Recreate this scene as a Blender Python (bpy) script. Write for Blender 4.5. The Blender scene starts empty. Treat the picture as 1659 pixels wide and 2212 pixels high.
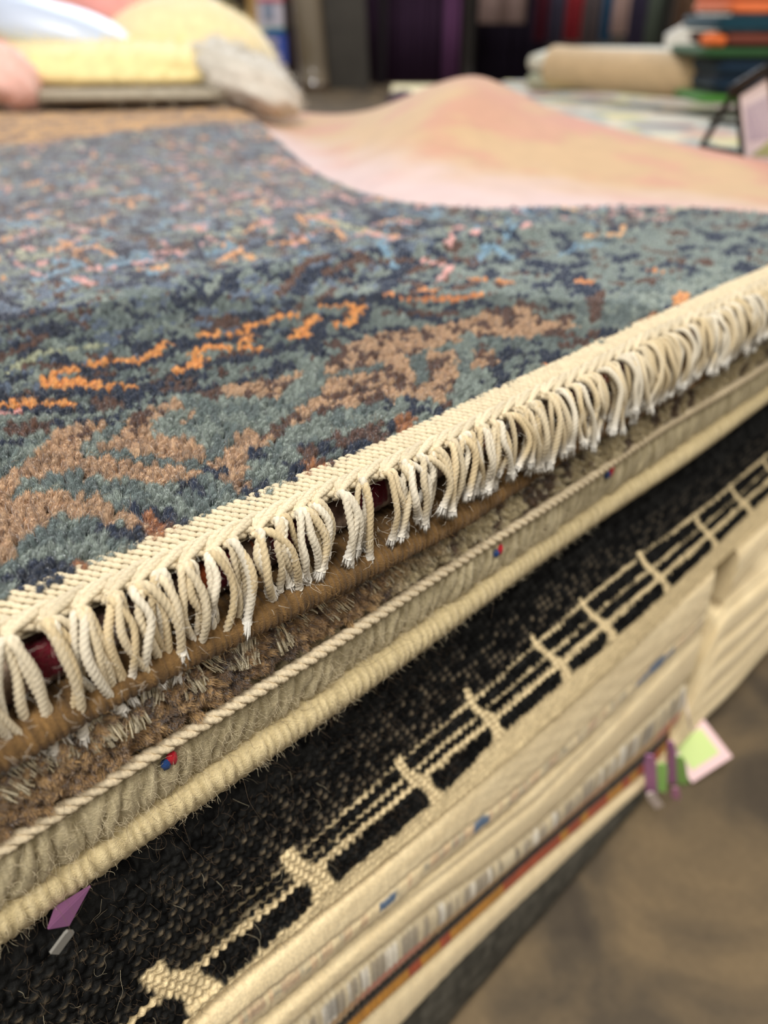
import bpy, bmesh, math, random
import numpy as np
from mathutils import Vector, Matrix, Euler

random.seed(7); RNG = np.random.default_rng(11)
SC = bpy.context.scene
COL = SC.collection

# ------------------------------------------------------------------ frame of the place
# world X runs along the front edge of the rug stack, Y runs into the stack, Z up, floor at Z = 0
ZT = 0.440            # height of the top rug's pile above the floor
CAMZ = 0.120          # camera above the pile
D0 = 0.155            # camera in front of the stack's face
FPX, CX, CY, HZ = 1700.0, 829.5, 1106.0, 30.0
PITCH = math.atan((CY - HZ) / FPX)

# ------------------------------------------------------------------ camera
cd = bpy.data.cameras.new('camera'); cam = bpy.data.objects.new('camera', cd); COL.objects.link(cam)
cam.location = (0, -D0, ZT + CAMZ)
cam.rotation_euler = (math.pi / 2 - PITCH, 0, -math.pi / 4)
cd.sensor_fit = 'HORIZONTAL'; cd.sensor_width = 36.0; cd.lens = 36.0 * FPX / 1659.0
cd.clip_start = 0.01; cd.clip_end = 60
cd.dof.use_dof = True; cd.dof.focus_distance = 0.238; cd.dof.aperture_fstop = 9.5
SC.camera = cam

# ------------------------------------------------------------------ world, lamps, exposure
w = bpy.data.worlds.new('world'); SC.world = w; w.use_nodes = True
bg = w.node_tree.nodes['Background']; bg.inputs[0].default_value = (1.0, 0.965, 0.92, 1); bg.inputs[1].default_value = 0.36
def area(name, loc, target, size, power, color):
    l = bpy.data.lights.new(name, 'AREA'); l.shape = 'RECTANGLE'; l.size, l.size_y = size; l.energy = power; l.color = color
    o = bpy.data.objects.new(name, l); COL.objects.link(o); o.location = loc
    o.rotation_euler = (Vector(target) - Vector(loc)).to_track_quat('-Z', 'Y').to_euler()
    return o
area('ceiling_light', (-0.9, -0.5, 2.7), (0.1, 0.1, 0.4), (0.9, 0.9), 76, (1.0, 0.97, 0.92))
area('ceiling_light', (1.2, -1.6, 2.8), (0.3, 0, 0.3), (1.6, 0.6), 34, (1.0, 0.93, 0.84))
area('ceiling_light', (3.2, 3.6, 2.9), (0.6, 0.6, 0.4), (2.6, 2.0), 122, (0.77, 0.87, 1.0))
area('ceiling_light', (5.4, 5.2, 3.1), (5.6, 5.6, 0.0), (3.0, 3.0), 90, (1.0, 0.95, 0.9))
vs = SC.view_settings; SC.display_settings.display_device = 'sRGB'
vs.view_transform = 'Standard'; vs.look = 'None'; vs.gamma = 1; vs.use_curve_mapping = False; vs.exposure = 0.0
SC.cycles.max_bounces = 6; SC.cycles.diffuse_bounces = 3; SC.cycles.transparent_max_bounces = 6
try: SC.cycles.use_denoising = True
except Exception: pass

# ------------------------------------------------------------------ helpers: colour, rays, noise
def lin(c):
    c = np.asarray(c, float) / 255.0
    return np.where(c <= 0.04045, c / 12.92, ((c + 0.055) / 1.055) ** 2.4)
def L4(c): return tuple(float(v) for v in lin(c)) + (1.0,)
_c, _s = math.cos(PITCH), math.sin(PITCH)
def ray(x, y):
    """direction through a photo pixel as (X, Y, Z); a unit step is one metre of forward depth"""
    a = (x - CX) / FPX; b = (CY - y) / FPX
    f = _c + b * _s; u = -_s + b * _c
    q = math.sqrt(.5)
    return np.array([q * (f + a), q * (f - a), u]), f
CAM = np.array([0, -D0, CAMZ])          # camera with the pile plane at z = 0
def onz(x, y, z=0.0):
    d, f = ray(x, y); k = (z - CAMZ) / d[2]; return CAM + d * k
def at(x, y, f):
    """point seen at pixel (x, y) at horizontal forward distance f, world Z"""
    d, ff = ray(x, y); P = CAM + d * (f / ff); return np.array([P[0], P[1], P[2] + ZT])
def side(x, y, t=0.0):
    d, f = ray(x, y); k = (D0 + t) / d[1]; P = CAM + d * k; return P[0], P[2]
_N = RNG.random((256, 256))
def vnoise(x, y):
    x = np.asarray(x, float); y = np.asarray(y, float)
    xi = np.floor(x).astype(int); yi = np.floor(y).astype(int); fx = x - xi; fy = y - yi
    fx = fx * fx * (3 - 2 * fx); fy = fy * fy * (3 - 2 * fy)
    g = lambda i, j: _N[i & 255, j & 255]
    return (g(xi, yi) * (1 - fx) + g(xi + 1, yi) * fx) * (1 - fy) + (g(xi, yi + 1) * (1 - fx) + g(xi + 1, yi + 1) * fx) * fy
def fbm(x, y, o=3):
    r = 0; a = .5; n = 0
    for k in range(o): r = r + a * vnoise(x * 2 ** k + 17.3 * k, y * 2 ** k + 5.1 * k); n += a; a *= .5
    return r / n
def smooth(a, b, x): u = np.clip((x - a) / (b - a), 0, 1); return u * u * (3 - 2 * u)
def mixc(a, b, f): f = np.asarray(f)[..., None]; return np.asarray(a) * (1 - f) + np.asarray(b) * f

# ------------------------------------------------------------------ materials
def mat(name, color=None, rough=0.85, sheen=0.0, attr=None, inst=False, noise=0.0, nscale=300, bump=0.0, bscale=1500,
        spec=0.3, metal=0.0, stretch=None, coat=0.0, objrand=0.0, sheencol=None, trans=0.0):
    m = bpy.data.materials.new(name); m.use_nodes = True; nt = m.node_tree; N = nt.nodes; K = nt.links
    b = N['Principled BSDF']; b.inputs['Roughness'].default_value = rough; b.inputs['Specular IOR Level'].default_value = spec
    b.inputs['Metallic'].default_value = metal; b.inputs['Sheen Weight'].default_value = sheen; b.inputs['Sheen Roughness'].default_value = 0.45
    if sheencol: b.inputs['Sheen Tint'].default_value = tuple(sheencol) + (1,)
    b.inputs['Coat Weight'].default_value = coat
    b.inputs['Transmission Weight'].default_value = trans
    if attr:
        a = N.new('ShaderNodeAttribute'); a.attribute_name = attr
        a.attribute_type = 'INSTANCER' if inst else 'GEOMETRY'; src = a.outputs['Color']
    else:
        r = N.new('ShaderNodeRGB'); r.outputs[0].default_value = L4(color); src = r.outputs[0]
    if inst:
        va = N.new('ShaderNodeAttribute'); va.attribute_name = 'Var'; vm_ = N.new('ShaderNodeVectorMath'); vm_.operation = 'SCALE'; K.new(src, vm_.inputs[0]); K.new(va.outputs['Fac'], vm_.inputs['Scale']); src = vm_.outputs[0]
    tc = N.new('ShaderNodeTexCoord'); mp = N.new('ShaderNodeMapping'); K.new(tc.outputs['Object'], mp.inputs['Vector'])
    if stretch: mp.inputs['Scale'].default_value = stretch
    if noise > 0:
        n = N.new('ShaderNodeTexNoise'); n.inputs['Scale'].default_value = nscale; n.inputs['Detail'].default_value = 4; K.new(mp.outputs[0], n.inputs['Vector'])
        mr = N.new('ShaderNodeMapRange'); mr.inputs['From Min'].default_value = .3; mr.inputs['From Max'].default_value = .7
        mr.inputs['To Min'].default_value = 1 - noise; mr.inputs['To Max'].default_value = 1 + noise; K.new(n.outputs['Fac'], mr.inputs['Value'])
        v = N.new('ShaderNodeVectorMath'); v.operation = 'SCALE'; K.new(src, v.inputs[0]); K.new(mr.outputs[0], v.inputs['Scale']); src = v.outputs[0]
    if objrand > 0:
        oi = N.new('ShaderNodeObjectInfo'); mr = N.new('ShaderNodeMapRange'); mr.inputs['To Min'].default_value = 1 - objrand; mr.inputs['To Max'].default_value = 1 + objrand
        K.new(oi.outputs['Random'], mr.inputs['Value'])
        v = N.new('ShaderNodeVectorMath'); v.operation = 'SCALE'; K.new(src, v.inputs[0]); K.new(mr.outputs[0], v.inputs['Scale']); src = v.outputs[0]
    K.new(src, b.inputs['Base Color'])
    if bump > 0:
        n = N.new('ShaderNodeTexNoise'); n.inputs['Scale'].default_value = bscale; n.inputs['Detail'].default_value = 3; K.new(mp.outputs[0], n.inputs['Vector'])
        bp = N.new('ShaderNodeBump'); bp.inputs['Strength'].default_value = bump; bp.inputs['Distance'].default_value = 0.0006
        K.new(n.outputs['Fac'], bp.inputs['Height']); K.new(bp.outputs[0], b.inputs['Normal'])
    return m
M = {}
M['pile_inst'] = mat('wool_tufts', attr='Col', inst=True, sheen=.75, sheencol=(.92, .95, 1), rough=.92, noise=.12, nscale=1.6, spec=.08)
M['pile_base'] = mat('wool_ground', attr='Col', sheen=.35, rough=.95, noise=.2, nscale=500, bump=.8, bscale=700, spec=.1)
M['wool'] = mat('wool_edges', attr='Col', sheen=.15, rough=.9, noise=.16, nscale=900, bump=.7, bscale=2200, spec=.12)
M['cotton'] = mat('cotton_cord', attr='Col', sheen=.1, rough=.85, noise=.10, nscale=2500, bump=.45, bscale=4200, spec=.2, objrand=.10)
M['weave'] = mat('cotton_weave', attr='Col', rough=.9, noise=.12, nscale=1500, bump=.5, bscale=3500, spec=.15)
M['charcoal'] = mat('charcoal_wool', attr='Col', sheen=0, rough=.95, noise=.25, nscale=900, bump=.7, bscale=2000, spec=.05)
M['hair_cream'] = mat('cream_fibre', (214, 200, 168), rough=.7)
M['hair_brown'] = mat('brown_fibre', (150, 118, 76), rough=.7)
M['hair_dark'] = mat('dark_fibre', (92, 76, 58), rough=.7)
M['hair_grey'] = mat('grey_green_fibre', (128, 138, 136), rough=.7)
M['hair_white'] = mat('white_fibre', (236, 230, 216), rough=.7)

# ------------------------------------------------------------------ object helpers
def tag(o, label=None, cat=None, group=None, kind=None):
    if label: o['label'] = label
    if cat: o['category'] = cat
    if group: o['group'] = group
    if kind: o['kind'] = kind
    return o
def empty(name, loc=(0, 0, 0), rz=0.0, parent=None):
    o = bpy.data.objects.new(name, None); COL.objects.link(o); o.location = loc; o.rotation_euler = (0, 0, rz); o.empty_display_size = .02
    if parent: o.parent = parent
    return o
def link_mesh(name, me, m, parent=None, kind=None):
    o = bpy.data.objects.new(name, me); COL.objects.link(o)
    if m is not None: me.materials.append(m)
    if parent is not None: o.parent = parent
    if kind: o['kind'] = kind
    return o
def npmesh(name, V, Q, C=None, smooth_=True):
    """V (n,3), Q list of arrays of faces, C (n,3|4) colour per vertex"""
    me = bpy.data.meshes.new(name); V = np.asarray(V, np.float32)
    if not isinstance(Q, list): Q = [Q]
    Q = [np.asarray(q, np.int32) for q in Q if len(q)]
    me.vertices.add(len(V)); me.vertices.foreach_set('co', V.ravel())
    loops = np.concatenate([q.ravel() for q in Q]); sizes = np.concatenate([np.full(len(q), q.shape[1]) for q in Q])
    starts = np.concatenate([[0], np.cumsum(sizes)[:-1]])
    me.loops.add(len(loops)); me.loops.foreach_set('vertex_index', loops)
    me.polygons.add(len(sizes)); me.polygons.foreach_set('loop_start', starts.astype(np.int32))
    me.polygons.foreach_set('use_smooth', np.full(len(sizes), smooth_))
    if C is not None:
        C = np.asarray(C, np.float32)
        if C.shape[1] == 3: C = np.concatenate([C, np.ones((len(C), 1), np.float32)], 1)
        a = me.color_attributes.new('Col', 'FLOAT_COLOR', 'POINT'); a.data.foreach_set('color', C.ravel())
    me.update(calc_edges=True); me.validate()
    return me
def gridfaces(n, m, off=0, wrap=False):
    i = np.arange(n - 1)[:, None]; j = np.arange(m if wrap else m - 1)[None, :]; j2 = (j + 1) % m
    a = i * m + j; b = (i + 1) * m + j; c = (i + 1) * m + j2; d = i * m + j2
    return np.stack([a, b, c, d], -1).reshape(-1, 4) + off
class MB:
    def __init__(s): s.V = []; s.Q = []; s.C = []; s.n = 0
    def add(s, V, Q, C=None):
        V = np.asarray(V, float).reshape(-1, 3)
        if isinstance(Q, list) and not isinstance(Q[0], np.ndarray): Q = np.array(Q)
        if not isinstance(Q, list): Q = [Q]
        Q = [np.atleast_2d(q) for q in Q]
        for q in Q: s.Q.append(np.asarray(q) + s.n)
        C = np.zeros((len(V), 3)) if C is None else np.asarray(C, float)
        if C.ndim == 1: C = np.tile(C, (len(V), 1))
        s.V.append(V); s.C.append(C); s.n += len(V); return s
    def build(s, name, m, parent=None, kind=None, smooth_=True, colored=True):
        by = {}
        for q in s.Q: by.setdefault(q.shape[1], []).append(q)
        me = npmesh(name, np.concatenate(s.V), [np.concatenate(v) for v in by.values()], np.concatenate(s.C) if colored else None, smooth_)
        return link_mesh(name, me, m, parent, kind)
def box(mb, lo, hi, c=None, R=None, o=(0, 0, 0)):
    lo = np.array(lo, float); hi = np.array(hi, float)
    V = np.array([[x, y, z] for x in (lo[0], hi[0]) for y in (lo[1], hi[1]) for z in (lo[2], hi[2])])
    if R is not None: V = V @ np.array(R).T
    V = V + np.array(o)
    mb.add(V, [[0, 1, 3, 2], [4, 6, 7, 5], [0, 4, 5, 1], [2, 3, 7, 6], [0, 2, 6, 4], [1, 5, 7, 3]], c)
def frames(P):
    T = np.gradient(P, axis=0); T /= np.linalg.norm(T, axis=1)[:, None] + 1e-12
    a = np.cross(T[0], [0.3, 0.2, 1.0]); a /= np.linalg.norm(a); A = [a]
    for k in range(1, len(P)):
        a = A[-1] - T[k] * (A[-1] @ T[k]); a /= np.linalg.norm(a) + 1e-12; A.append(a)
    A = np.array(A); return T, A, np.cross(T, A)
def resample(P, n):
    P = np.asarray(P, float); d = np.r_[0, np.cumsum(np.linalg.norm(np.diff(P, axis=0), axis=1))]
    u = np.linspace(0, d[-1], n); return np.stack([np.interp(u, d, P[:, k]) for k in range(3)], 1), d[-1]
def catmull(P, n):
    P = np.asarray(P, float); P = np.vstack([2 * P[0] - P[1], P, 2 * P[-1] - P[-2]]); out = []
    for i in range(1, len(P) - 2):
        for u in np.linspace(0, 1, n, endpoint=False):
            a, b, c, d = P[i - 1:i + 3]
            out.append(.5 * (2 * b + (c - a) * u + (2 * a - 5 * b + 4 * c - d) * u * u + (3 * b - 3 * c + d - a) * u ** 3))
    out.append(P[-2]); return np.array(out)
def cord(mb, P, R, col, step=.0006, nv=12, ply=3, pitch=.0048, lob=.24, caps=True, ramp=None, phase=0.0, hand=1):
    """a twisted plied cord along polyline P"""
    _, ln = resample(P, 4); n = max(4, int(ln / step)); P, ln = resample(P, n)
    T, A, B = frames(P); u = np.linspace(0, ln, n)
    th = np.linspace(0, 2 * math.pi, nv, endpoint=False)
    ph = th[None] + phase - hand * 2 * math.pi * u[:, None] / pitch
    r = R * (1 - lob + lob * np.abs(np.cos(ply * ph / 2)) ** .8)
    Rr = np.ones(n) if ramp is None else ramp(np.linspace(0, 1, n))
    r = r * Rr[:, None]
    V = P[:, None] + r[..., None] * (np.cos(th)[None, :, None] * A[:, None] + np.sin(th)[None, :, None] * B[:, None])
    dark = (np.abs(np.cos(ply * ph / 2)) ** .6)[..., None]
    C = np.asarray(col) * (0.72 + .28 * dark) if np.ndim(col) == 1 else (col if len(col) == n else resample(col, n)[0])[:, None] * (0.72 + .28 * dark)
    Q = [gridfaces(n, nv, wrap=True)]
    V = V.reshape(-1, 3); C = np.broadcast_to(C, (n, nv, 3)).reshape(-1, 3)
    if caps: Q += [np.arange(nv)[None, ::-1], (np.arange(nv) + (n - 1) * nv)[None]]
    mb.add(V, Q, C); return P[-1], T[-1]
def fray(mb, p, t, R, ln, col, k=12):
    """splayed cut end of a cord"""
    t = t / np.linalg.norm(t); a = np.cross(t, [.2, .5, .8]); a /= np.linalg.norm(a); b = np.cross(t, a)
    for i in range(k):
        an = random.uniform(0, 6.283); rr = R * random.uniform(.1, .9); sp = random.uniform(.0, .55) ** 1.3
        d = math.cos(an) * a + math.sin(an) * b; l = ln * random.uniform(.6, 1.15); wd = R * random.uniform(.18, .30)
        e = np.cross(t, d); p0 = p + d * rr * .8 - t * R * .8; p1 = p + d * (rr + sp * l * .28) + t * l * .5; p2 = p + d * (rr + sp * l * .75) + t * l * .95 + e * random.uniform(-.2, .2) * l
        V = [p0 + e * wd, p0 - e * wd, p0 + d * wd, p1 + e * wd * .9, p1 - e * wd * .9, p1 + d * wd * .9, p2]
        mb.add(V, [np.array([[0, 1, 4, 3], [1, 2, 5, 4], [2, 0, 3, 5]]), np.array([[3, 4, 6], [4, 5, 6], [5, 3, 6]])], col)
def hairs(name, S, m, r=.00006, parent=None):
    """S (n, k, 3) polylines as hair curves"""
    S = np.asarray(S, np.float32); n, k, _ = S.shape
    cu = bpy.data.hair_curves.new(name); cu.add_curves([k] * n)
    cu.attributes['position'].data.foreach_set('vector', S.ravel()) if 'position' in cu.attributes else cu.position_data.foreach_set('vector', S.ravel())
    ra = cu.attributes.get('radius') or cu.attributes.new('radius', 'FLOAT', 'POINT')
    rad = np.tile(np.linspace(1, .35, k) * r, n).astype(np.float32); ra.data.foreach_set('value', rad)
    cu.materials.append(m); o = bpy.data.objects.new(name, cu); COL.objects.link(o)
    if parent: o.parent = parent
    o['kind'] = 'stuff'; return o
def loose(n, base, ln, out, spread=.6, k=5, curl=.5):
    """n loose fibres starting at base(n)->(n,3), leaving along out (n,3)"""
    P = base; d = out + RNG.normal(0, spread, P.shape); d /= np.linalg.norm(d, axis=1)[:, None]
    l = ln * RNG.uniform(.3, 1, (len(P), 1)); S = [P]
    for i in range(1, k):
        d = d + RNG.normal(0, curl, P.shape) * .5; d /= np.linalg.norm(d, axis=1)[:, None]; S.append(S[-1] + d * l / (k - 1))
    return np.stack(S, 1)

# tuft prototypes (geometry only used through the geometry-node pile)
def tuft_mesh(name, blades, core_n=8, core_m=5, seed=0, lump=.18, core=1.0):
    r = np.random.default_rng(seed); mb = MB()
    th = np.linspace(0, 2 * math.pi, core_n, endpoint=False)
    prof = [(0.75, 0.0), (1.0, .55), (1.02, 1.05), (.80, 1.5), (.42, 1.78)][:core_m]
    V = []
    for (rr, z) in prof:
        rr *= core; z = z * (.6 + .4 * core)
        q = rr * (1 + lump * r.normal(size=core_n)); V.append(np.stack([q * np.cos(th), q * np.sin(th), z + .12 * r.normal(size=core_n)], 1))
    V = np.concatenate(V + [np.array([[0, 0, 1.85 * (.6 + .4 * core)]])]); VAR = [np.full(len(V), .9)]; F = gridfaces(len(prof), core_n, wrap=True)[:, ::-1]
    top = (len(prof) - 1) * core_n; tri = np.array([[top + i, top + (i + 1) % core_n, len(V) - 1] for i in range(core_n)])
    mb.add(V, [F, tri])
    for i in range(blades):
        VAR.append(np.full(5, r.uniform(.72, 1.22)))
        a = r.uniform(0, 6.283); rr = r.uniform(.1, .95) ** .7; d = np.array([math.cos(a), math.sin(a), 0]); e = np.array([-d[1], d[0], 0])
        if r.random() < .5: e = d * .6 + e * .4
        wd = r.uniform(.05, .11); h = 2.0 - .8 * rr ** 2 + r.uniform(-.25, .35); sp = r.uniform(-.15, .40)
        p0 = d * rr * .9 + [0, 0, .7 - .2 * rr]; p1 = d * (rr * 1.0 + sp * .4) + [0, 0, h * .75]; p2 = d * (rr + sp) + [0, 0, h] + r.normal(0, .10, 3)
        mb.add([p0 - e * wd, p0 + e * wd, p1 + e * wd * .8, p1 - e * wd * .8, p2], [np.array([[0, 1, 2, 3]]), np.array([[3, 2, 4]])])
    me = npmesh(name, np.concatenate(mb.V), [np.concatenate([q for q in mb.Q if q.shape[1] == k]) for k in (3, 4)])
    at_ = me.attributes.new('Var', 'FLOAT', 'POINT'); at_.data.foreach_set('value', np.concatenate(VAR).astype(np.float32))
    return me
TUFTS = []
for i in range(5):
    me = tuft_mesh('tuft', 130, seed=i, core=.74); me.materials.append(M['pile_inst']); TUFTS.append(bpy.data.objects.new('tuft', me))
for i in range(3):
    me = tuft_mesh('tuft_low', 26, seed=20 + i, lump=.12, core=.88); me.materials.append(M['pile_inst']); TUFTS.append(bpy.data.objects.new('tuft_low', me))
def tuft_tree():
    ng = bpy.data.node_groups.new('pile', 'GeometryNodeTree')
    ng.interface.new_socket('Geometry', in_out='INPUT', socket_type='NodeSocketGeometry'); ng.interface.new_socket('Geometry', in_out='OUTPUT', socket_type='NodeSocketGeometry')
    N = ng.nodes; K = ng.links; gi = N.new('NodeGroupInput'); go = N.new('NodeGroupOutput'); jn = N.new('GeometryNodeJoinGeometry')
    for o in reversed(TUFTS):
        oi = N.new('GeometryNodeObjectInfo'); oi.inputs['Object'].default_value = o; oi.inputs['As Instance'].default_value = True; K.new(oi.outputs['Geometry'], jn.inputs[0])
    ip = N.new('GeometryNodeInstanceOnPoints'); K.new(gi.outputs[0], ip.inputs['Points']); K.new(jn.outputs[0], ip.inputs['Instance']); ip.inputs['Pick Instance'].default_value = True
    def att(nm, ty):
        a = N.new('GeometryNodeInputNamedAttribute'); a.data_type = ty; a.inputs['Name'].default_value = nm; return a.outputs['Attribute']
    K.new(att('vi', 'INT'), ip.inputs['Instance Index']); K.new(att('rot', 'FLOAT_VECTOR'), ip.inputs['Rotation']); K.new(att('scl', 'FLOAT_VECTOR'), ip.inputs['Scale'])
    K.new(ip.outputs[0], go.inputs[0]); return ng
TREE = tuft_tree()
def scatter(name, P, rot, scl, col, vi, parent):
    me = bpy.data.meshes.new(name); P = np.asarray(P, np.float32); me.vertices.add(len(P)); me.vertices.foreach_set('co', P.ravel())
    C = np.concatenate([col, np.ones((len(P), 1))], 1).astype(np.float32)
    a = me.attributes.new('Col', 'FLOAT_COLOR', 'POINT'); a.data.foreach_set('color', C.ravel())
    a = me.attributes.new('rot', 'FLOAT_VECTOR', 'POINT'); a.data.foreach_set('vector', np.asarray(rot, np.float32).ravel())
    a = me.attributes.new('scl', 'FLOAT_VECTOR', 'POINT'); a.data.foreach_set('vector', np.asarray(scl, np.float32).ravel())
    a = me.attributes.new('vi', 'INT', 'POINT'); a.data.foreach_set('value', np.asarray(vi, np.int32))
    me.materials.append(M['pile_inst'])
    o = link_mesh(name, me, None, parent, 'stuff'); md = o.modifiers.new('pile', 'NODES'); md.node_group = TREE; return o

# ------------------------------------------------------------------ ROOM
fl = MB(); g = 60; X, Y = np.meshgrid(np.linspace(-6, 16, 3), np.linspace(-6, 16, 3), indexing='ij')
fl.add(np.stack([X, Y, np.zeros_like(X)], -1).reshape(-1, 3), gridfaces(3, 3))
def floor_mat():
    m = bpy.data.materials.new('stained_concrete'); m.use_nodes = True; N = m.node_tree.nodes; K = m.node_tree.links; b = N['Principled BSDF']
    tc = N.new('ShaderNodeTexCoord'); n1 = N.new('ShaderNodeTexNoise'); n1.inputs['Scale'].default_value = 7; n1.inputs['Detail'].default_value = 7; n1.inputs['Distortion'].default_value = .8
    cr = N.new('ShaderNodeValToRGB'); e = cr.color_ramp.elements; e[0].position = .34; e[0].color = L4((60, 53, 46)); e[1].position = .66; e[1].color = L4((118, 101, 76))
    x = e.new(.5); x.color = L4((84, 74, 60))
    K.new(tc.outputs['Object'], n1.inputs['Vector']); K.new(n1.outputs['Fac'], cr.inputs[0])
    n2 = N.new('ShaderNodeTexNoise'); n2.inputs['Scale'].default_value = 160; n2.inputs['Detail'].default_value = 4; K.new(tc.outputs['Object'], n2.inputs['Vector'])
    mr = N.new('ShaderNodeMapRange'); mr.inputs['To Min'].default_value = .82; mr.inputs['To Max'].default_value = 1.15; K.new(n2.outputs['Fac'], mr.inputs['Value'])
    v = N.new('ShaderNodeVectorMath'); v.operation = 'SCALE'; K.new(cr.outputs[0], v.inputs[0]); K.new(mr.outputs[0], v.inputs['Scale']); K.new(v.outputs[0], b.inputs['Base Color'])
    b.inputs['Roughness'].default_value = .6; b.inputs['Specular IOR Level'].default_value = .3
    return m
tag(fl.build('floor', floor_mat(), colored=False), kind='structure')
FH = np.array([math.sqrt(.5), math.sqrt(.5), 0]); RH = np.array([math.sqrt(.5), -math.sqrt(.5), 0])
def W(r, f, z): """world point: r to the right, f forward of the camera (horizontal), z above floor"""; p = CAM * [1, 1, 0] + RH * r + FH * f; return np.array([p[0], p[1], z])
def Rmat(yaw=0.0):
    c, s = math.cos(yaw), math.sin(yaw); r = RH * c + FH * s; f = -RH * s + FH * c; return np.stack([r, f, [0, 0, 1]], 1)
wl = MB(); box(wl, (-7, 0, 0), (7, .1, 3.2), R=Rmat(), o=W(0, 9.2, 0)); tag(wl.build('wall_back', mat('plaster_wall', (120, 112, 104), rough=.9, noise=.06, nscale=3), colored=False, smooth_=False), kind='structure')

# ------------------------------------------------------------------ TOP RUG: height field, pattern
SAG = (.60, .45)
def hz(s, t):
    h = -.018 * np.exp(-(((s - SAG[0]) / .16) ** 2 + ((t - SAG[1]) / .20) ** 2))
    a = onz(250, 650); b = onz(1150, 505); d = (b - a)[:2]; L = np.hypot(*d); d = d / L
    q = (s - a[0]) * d[0] + (t - a[1]) * d[1]; r = -(s - a[0]) * d[1] + (t - a[1]) * d[0]
    h = h + .0085 * np.exp(-(r / .018) ** 2) * smooth(-.08, .1, q) * (1 - smooth(L * .8, L * 1.5, q))
    h = h - .006 * np.exp(-((r - .075) / .04) ** 2) * smooth(-.1, .1, q)
    h = h + .0022 * np.sin(s * 17 + 1) * np.sin(t * 13 + .4) * smooth(0, .15, t)
    h = h - .0018 * (1 - smooth(0, .045, t)) ** 2
    return h
def hit(x, y):
    d, f = ray(x, y); lo = None
    for k in np.linspace(.05, 4, 4000):
        P = CAM + d * k
        if P[2] < hz(P[0], P[1]): return P
    return onz(x, y)
EDGE_PX = [(470, 222), (540, 246), (575, 280), (620, 320), (700, 378), (780, 412), (870, 432), (960, 441), (1050, 445), (1180, 442), (1350, 440), (1520, 445), (1659, 456), (1800, 470)]
EP = np.array([hit(*p) for p in EDGE_PX])
o_ = np.argsort(EP[:, 1]); EPs = EP[o_]
def sb(t): return np.interp(t, EPs[:, 1], EPs[:, 0], left=EPs[0, 0] + .02)
PITCHK = .00285
def edge_in(s): return .0045 * (1 - smooth(.03, .16, s)) - .0015 * smooth(.15, .25, s)
T0 = .0150; S0 = -.30
NI, NJ = 440, 420
si = S0 + (np.arange(NI) + .5) * PITCHK; tj = T0 + (np.arange(NJ) + .5) * PITCHK
SI, TJ = np.meshgrid(si, tj, indexing='ij')
TEAL = lin((130, 139, 132)); TEAL2 = lin((103, 114, 112)); NAVY = lin((44, 52, 70)); TAN = lin((176, 148, 120)); BRN = lin((94, 70, 60)); ORG = lin((214, 154, 92))
PGR = lin((166, 168, 144)); PNK = lin((205, 160, 154)); RUST = lin((156, 110, 76)); SLT = lin((98, 110, 126)); BLU = lin((110, 128, 146))
IDX = RNG.random((NI, NJ)); nz = fbm(SI / .011, TJ / .011, 2); nz2 = fbm(SI / .006 + 9, TJ / .006 + 3, 2)
PAT = mixc(TEAL2, TEAL, nz2)
far = smooth(.05, .20, TJ - .12 * (SI - .1))
PAT = np.where((nz > .60)[..., None], NAVY, PAT); PAT = np.where((nz < .30)[..., None], BRN * .95, PAT)
PAT = mixc(PAT, np.where((nz2 > .5)[..., None], mixc(SLT, BLU, IDX), PAT), .0 * far)
farm = vnoise(SI / .012 + 50, TJ / .006 + 50) < far * .75
PAT = np.where((farm & (nz2 > .45) & (nz < .6))[..., None], SLT, PAT)
def stroke(pts, wd, c, keep=1.0):
    """paints a polyline (rug coordinates) into the knot pattern"""
    global PAT
    for a, b in zip(pts[:-1], pts[1:]):
        i0 = max(0, int((min(a[0], b[0]) - wd - S0) / PITCHK)); i1 = min(NI, int((max(a[0], b[0]) + wd - S0) / PITCHK) + 2)
        j0 = max(0, int((min(a[1], b[1]) - wd - T0) / PITCHK)); j1 = min(NJ, int((max(a[1], b[1]) + wd - T0) / PITCHK) + 2)
        if i1 <= i0 or j1 <= j0: continue
        s = SI[i0:i1, j0:j1]; t = TJ[i0:i1, j0:j1]; dx, dy = b[0] - a[0], b[1] - a[1]; L2 = dx * dx + dy * dy + 1e-12
        u = np.clip(((s - a[0]) * dx + (t - a[1]) * dy) / L2, 0, 1); d = np.hypot(s - a[0] - u * dx, t - a[1] - u * dy)
        m = (d < wd) & (IDX[i0:i1, j0:j1] < keep); PAT[i0:i1, j0:j1][m] = c
# woven hooks and dashes over the far field
rs = random.Random(5)
for k in range(4200):
    s = rs.uniform(S0, .9); t = rs.uniform(.10, .86)
    r = rs.random()
    c = NAVY if r < .20 else BRN if r < .38 else TEAL if r < .55 else PNK if r < .67 else lin((214, 162, 116)) if r < .78 else PGR if r < .86 else lin((120, 150, 168))
    if t < .2 + .1 * s and r >= .62 and r < .86 and rs.random() < .6: c = TEAL2
    if t < .24 and s < .30 and .55 <= r: c = TEAL2 if r < .8 else NAVY
    l = rs.uniform(.010, .034); k2 = rs.choice([(1, 0), (0, 1), (1, .5), (.5, 1), (1, -.4)]); n_ = math.hypot(*k2); d = (k2[0] / n_ * l, k2[1] / n_ * l)
    p = [(s, t), (s + d[0], t + d[1])]
    if rs.random() < .5: p.append((p[1][0] - d[1] * .5, p[1][1] + d[0] * .5))
    stroke(p, .0022, c, 1.0)
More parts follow.
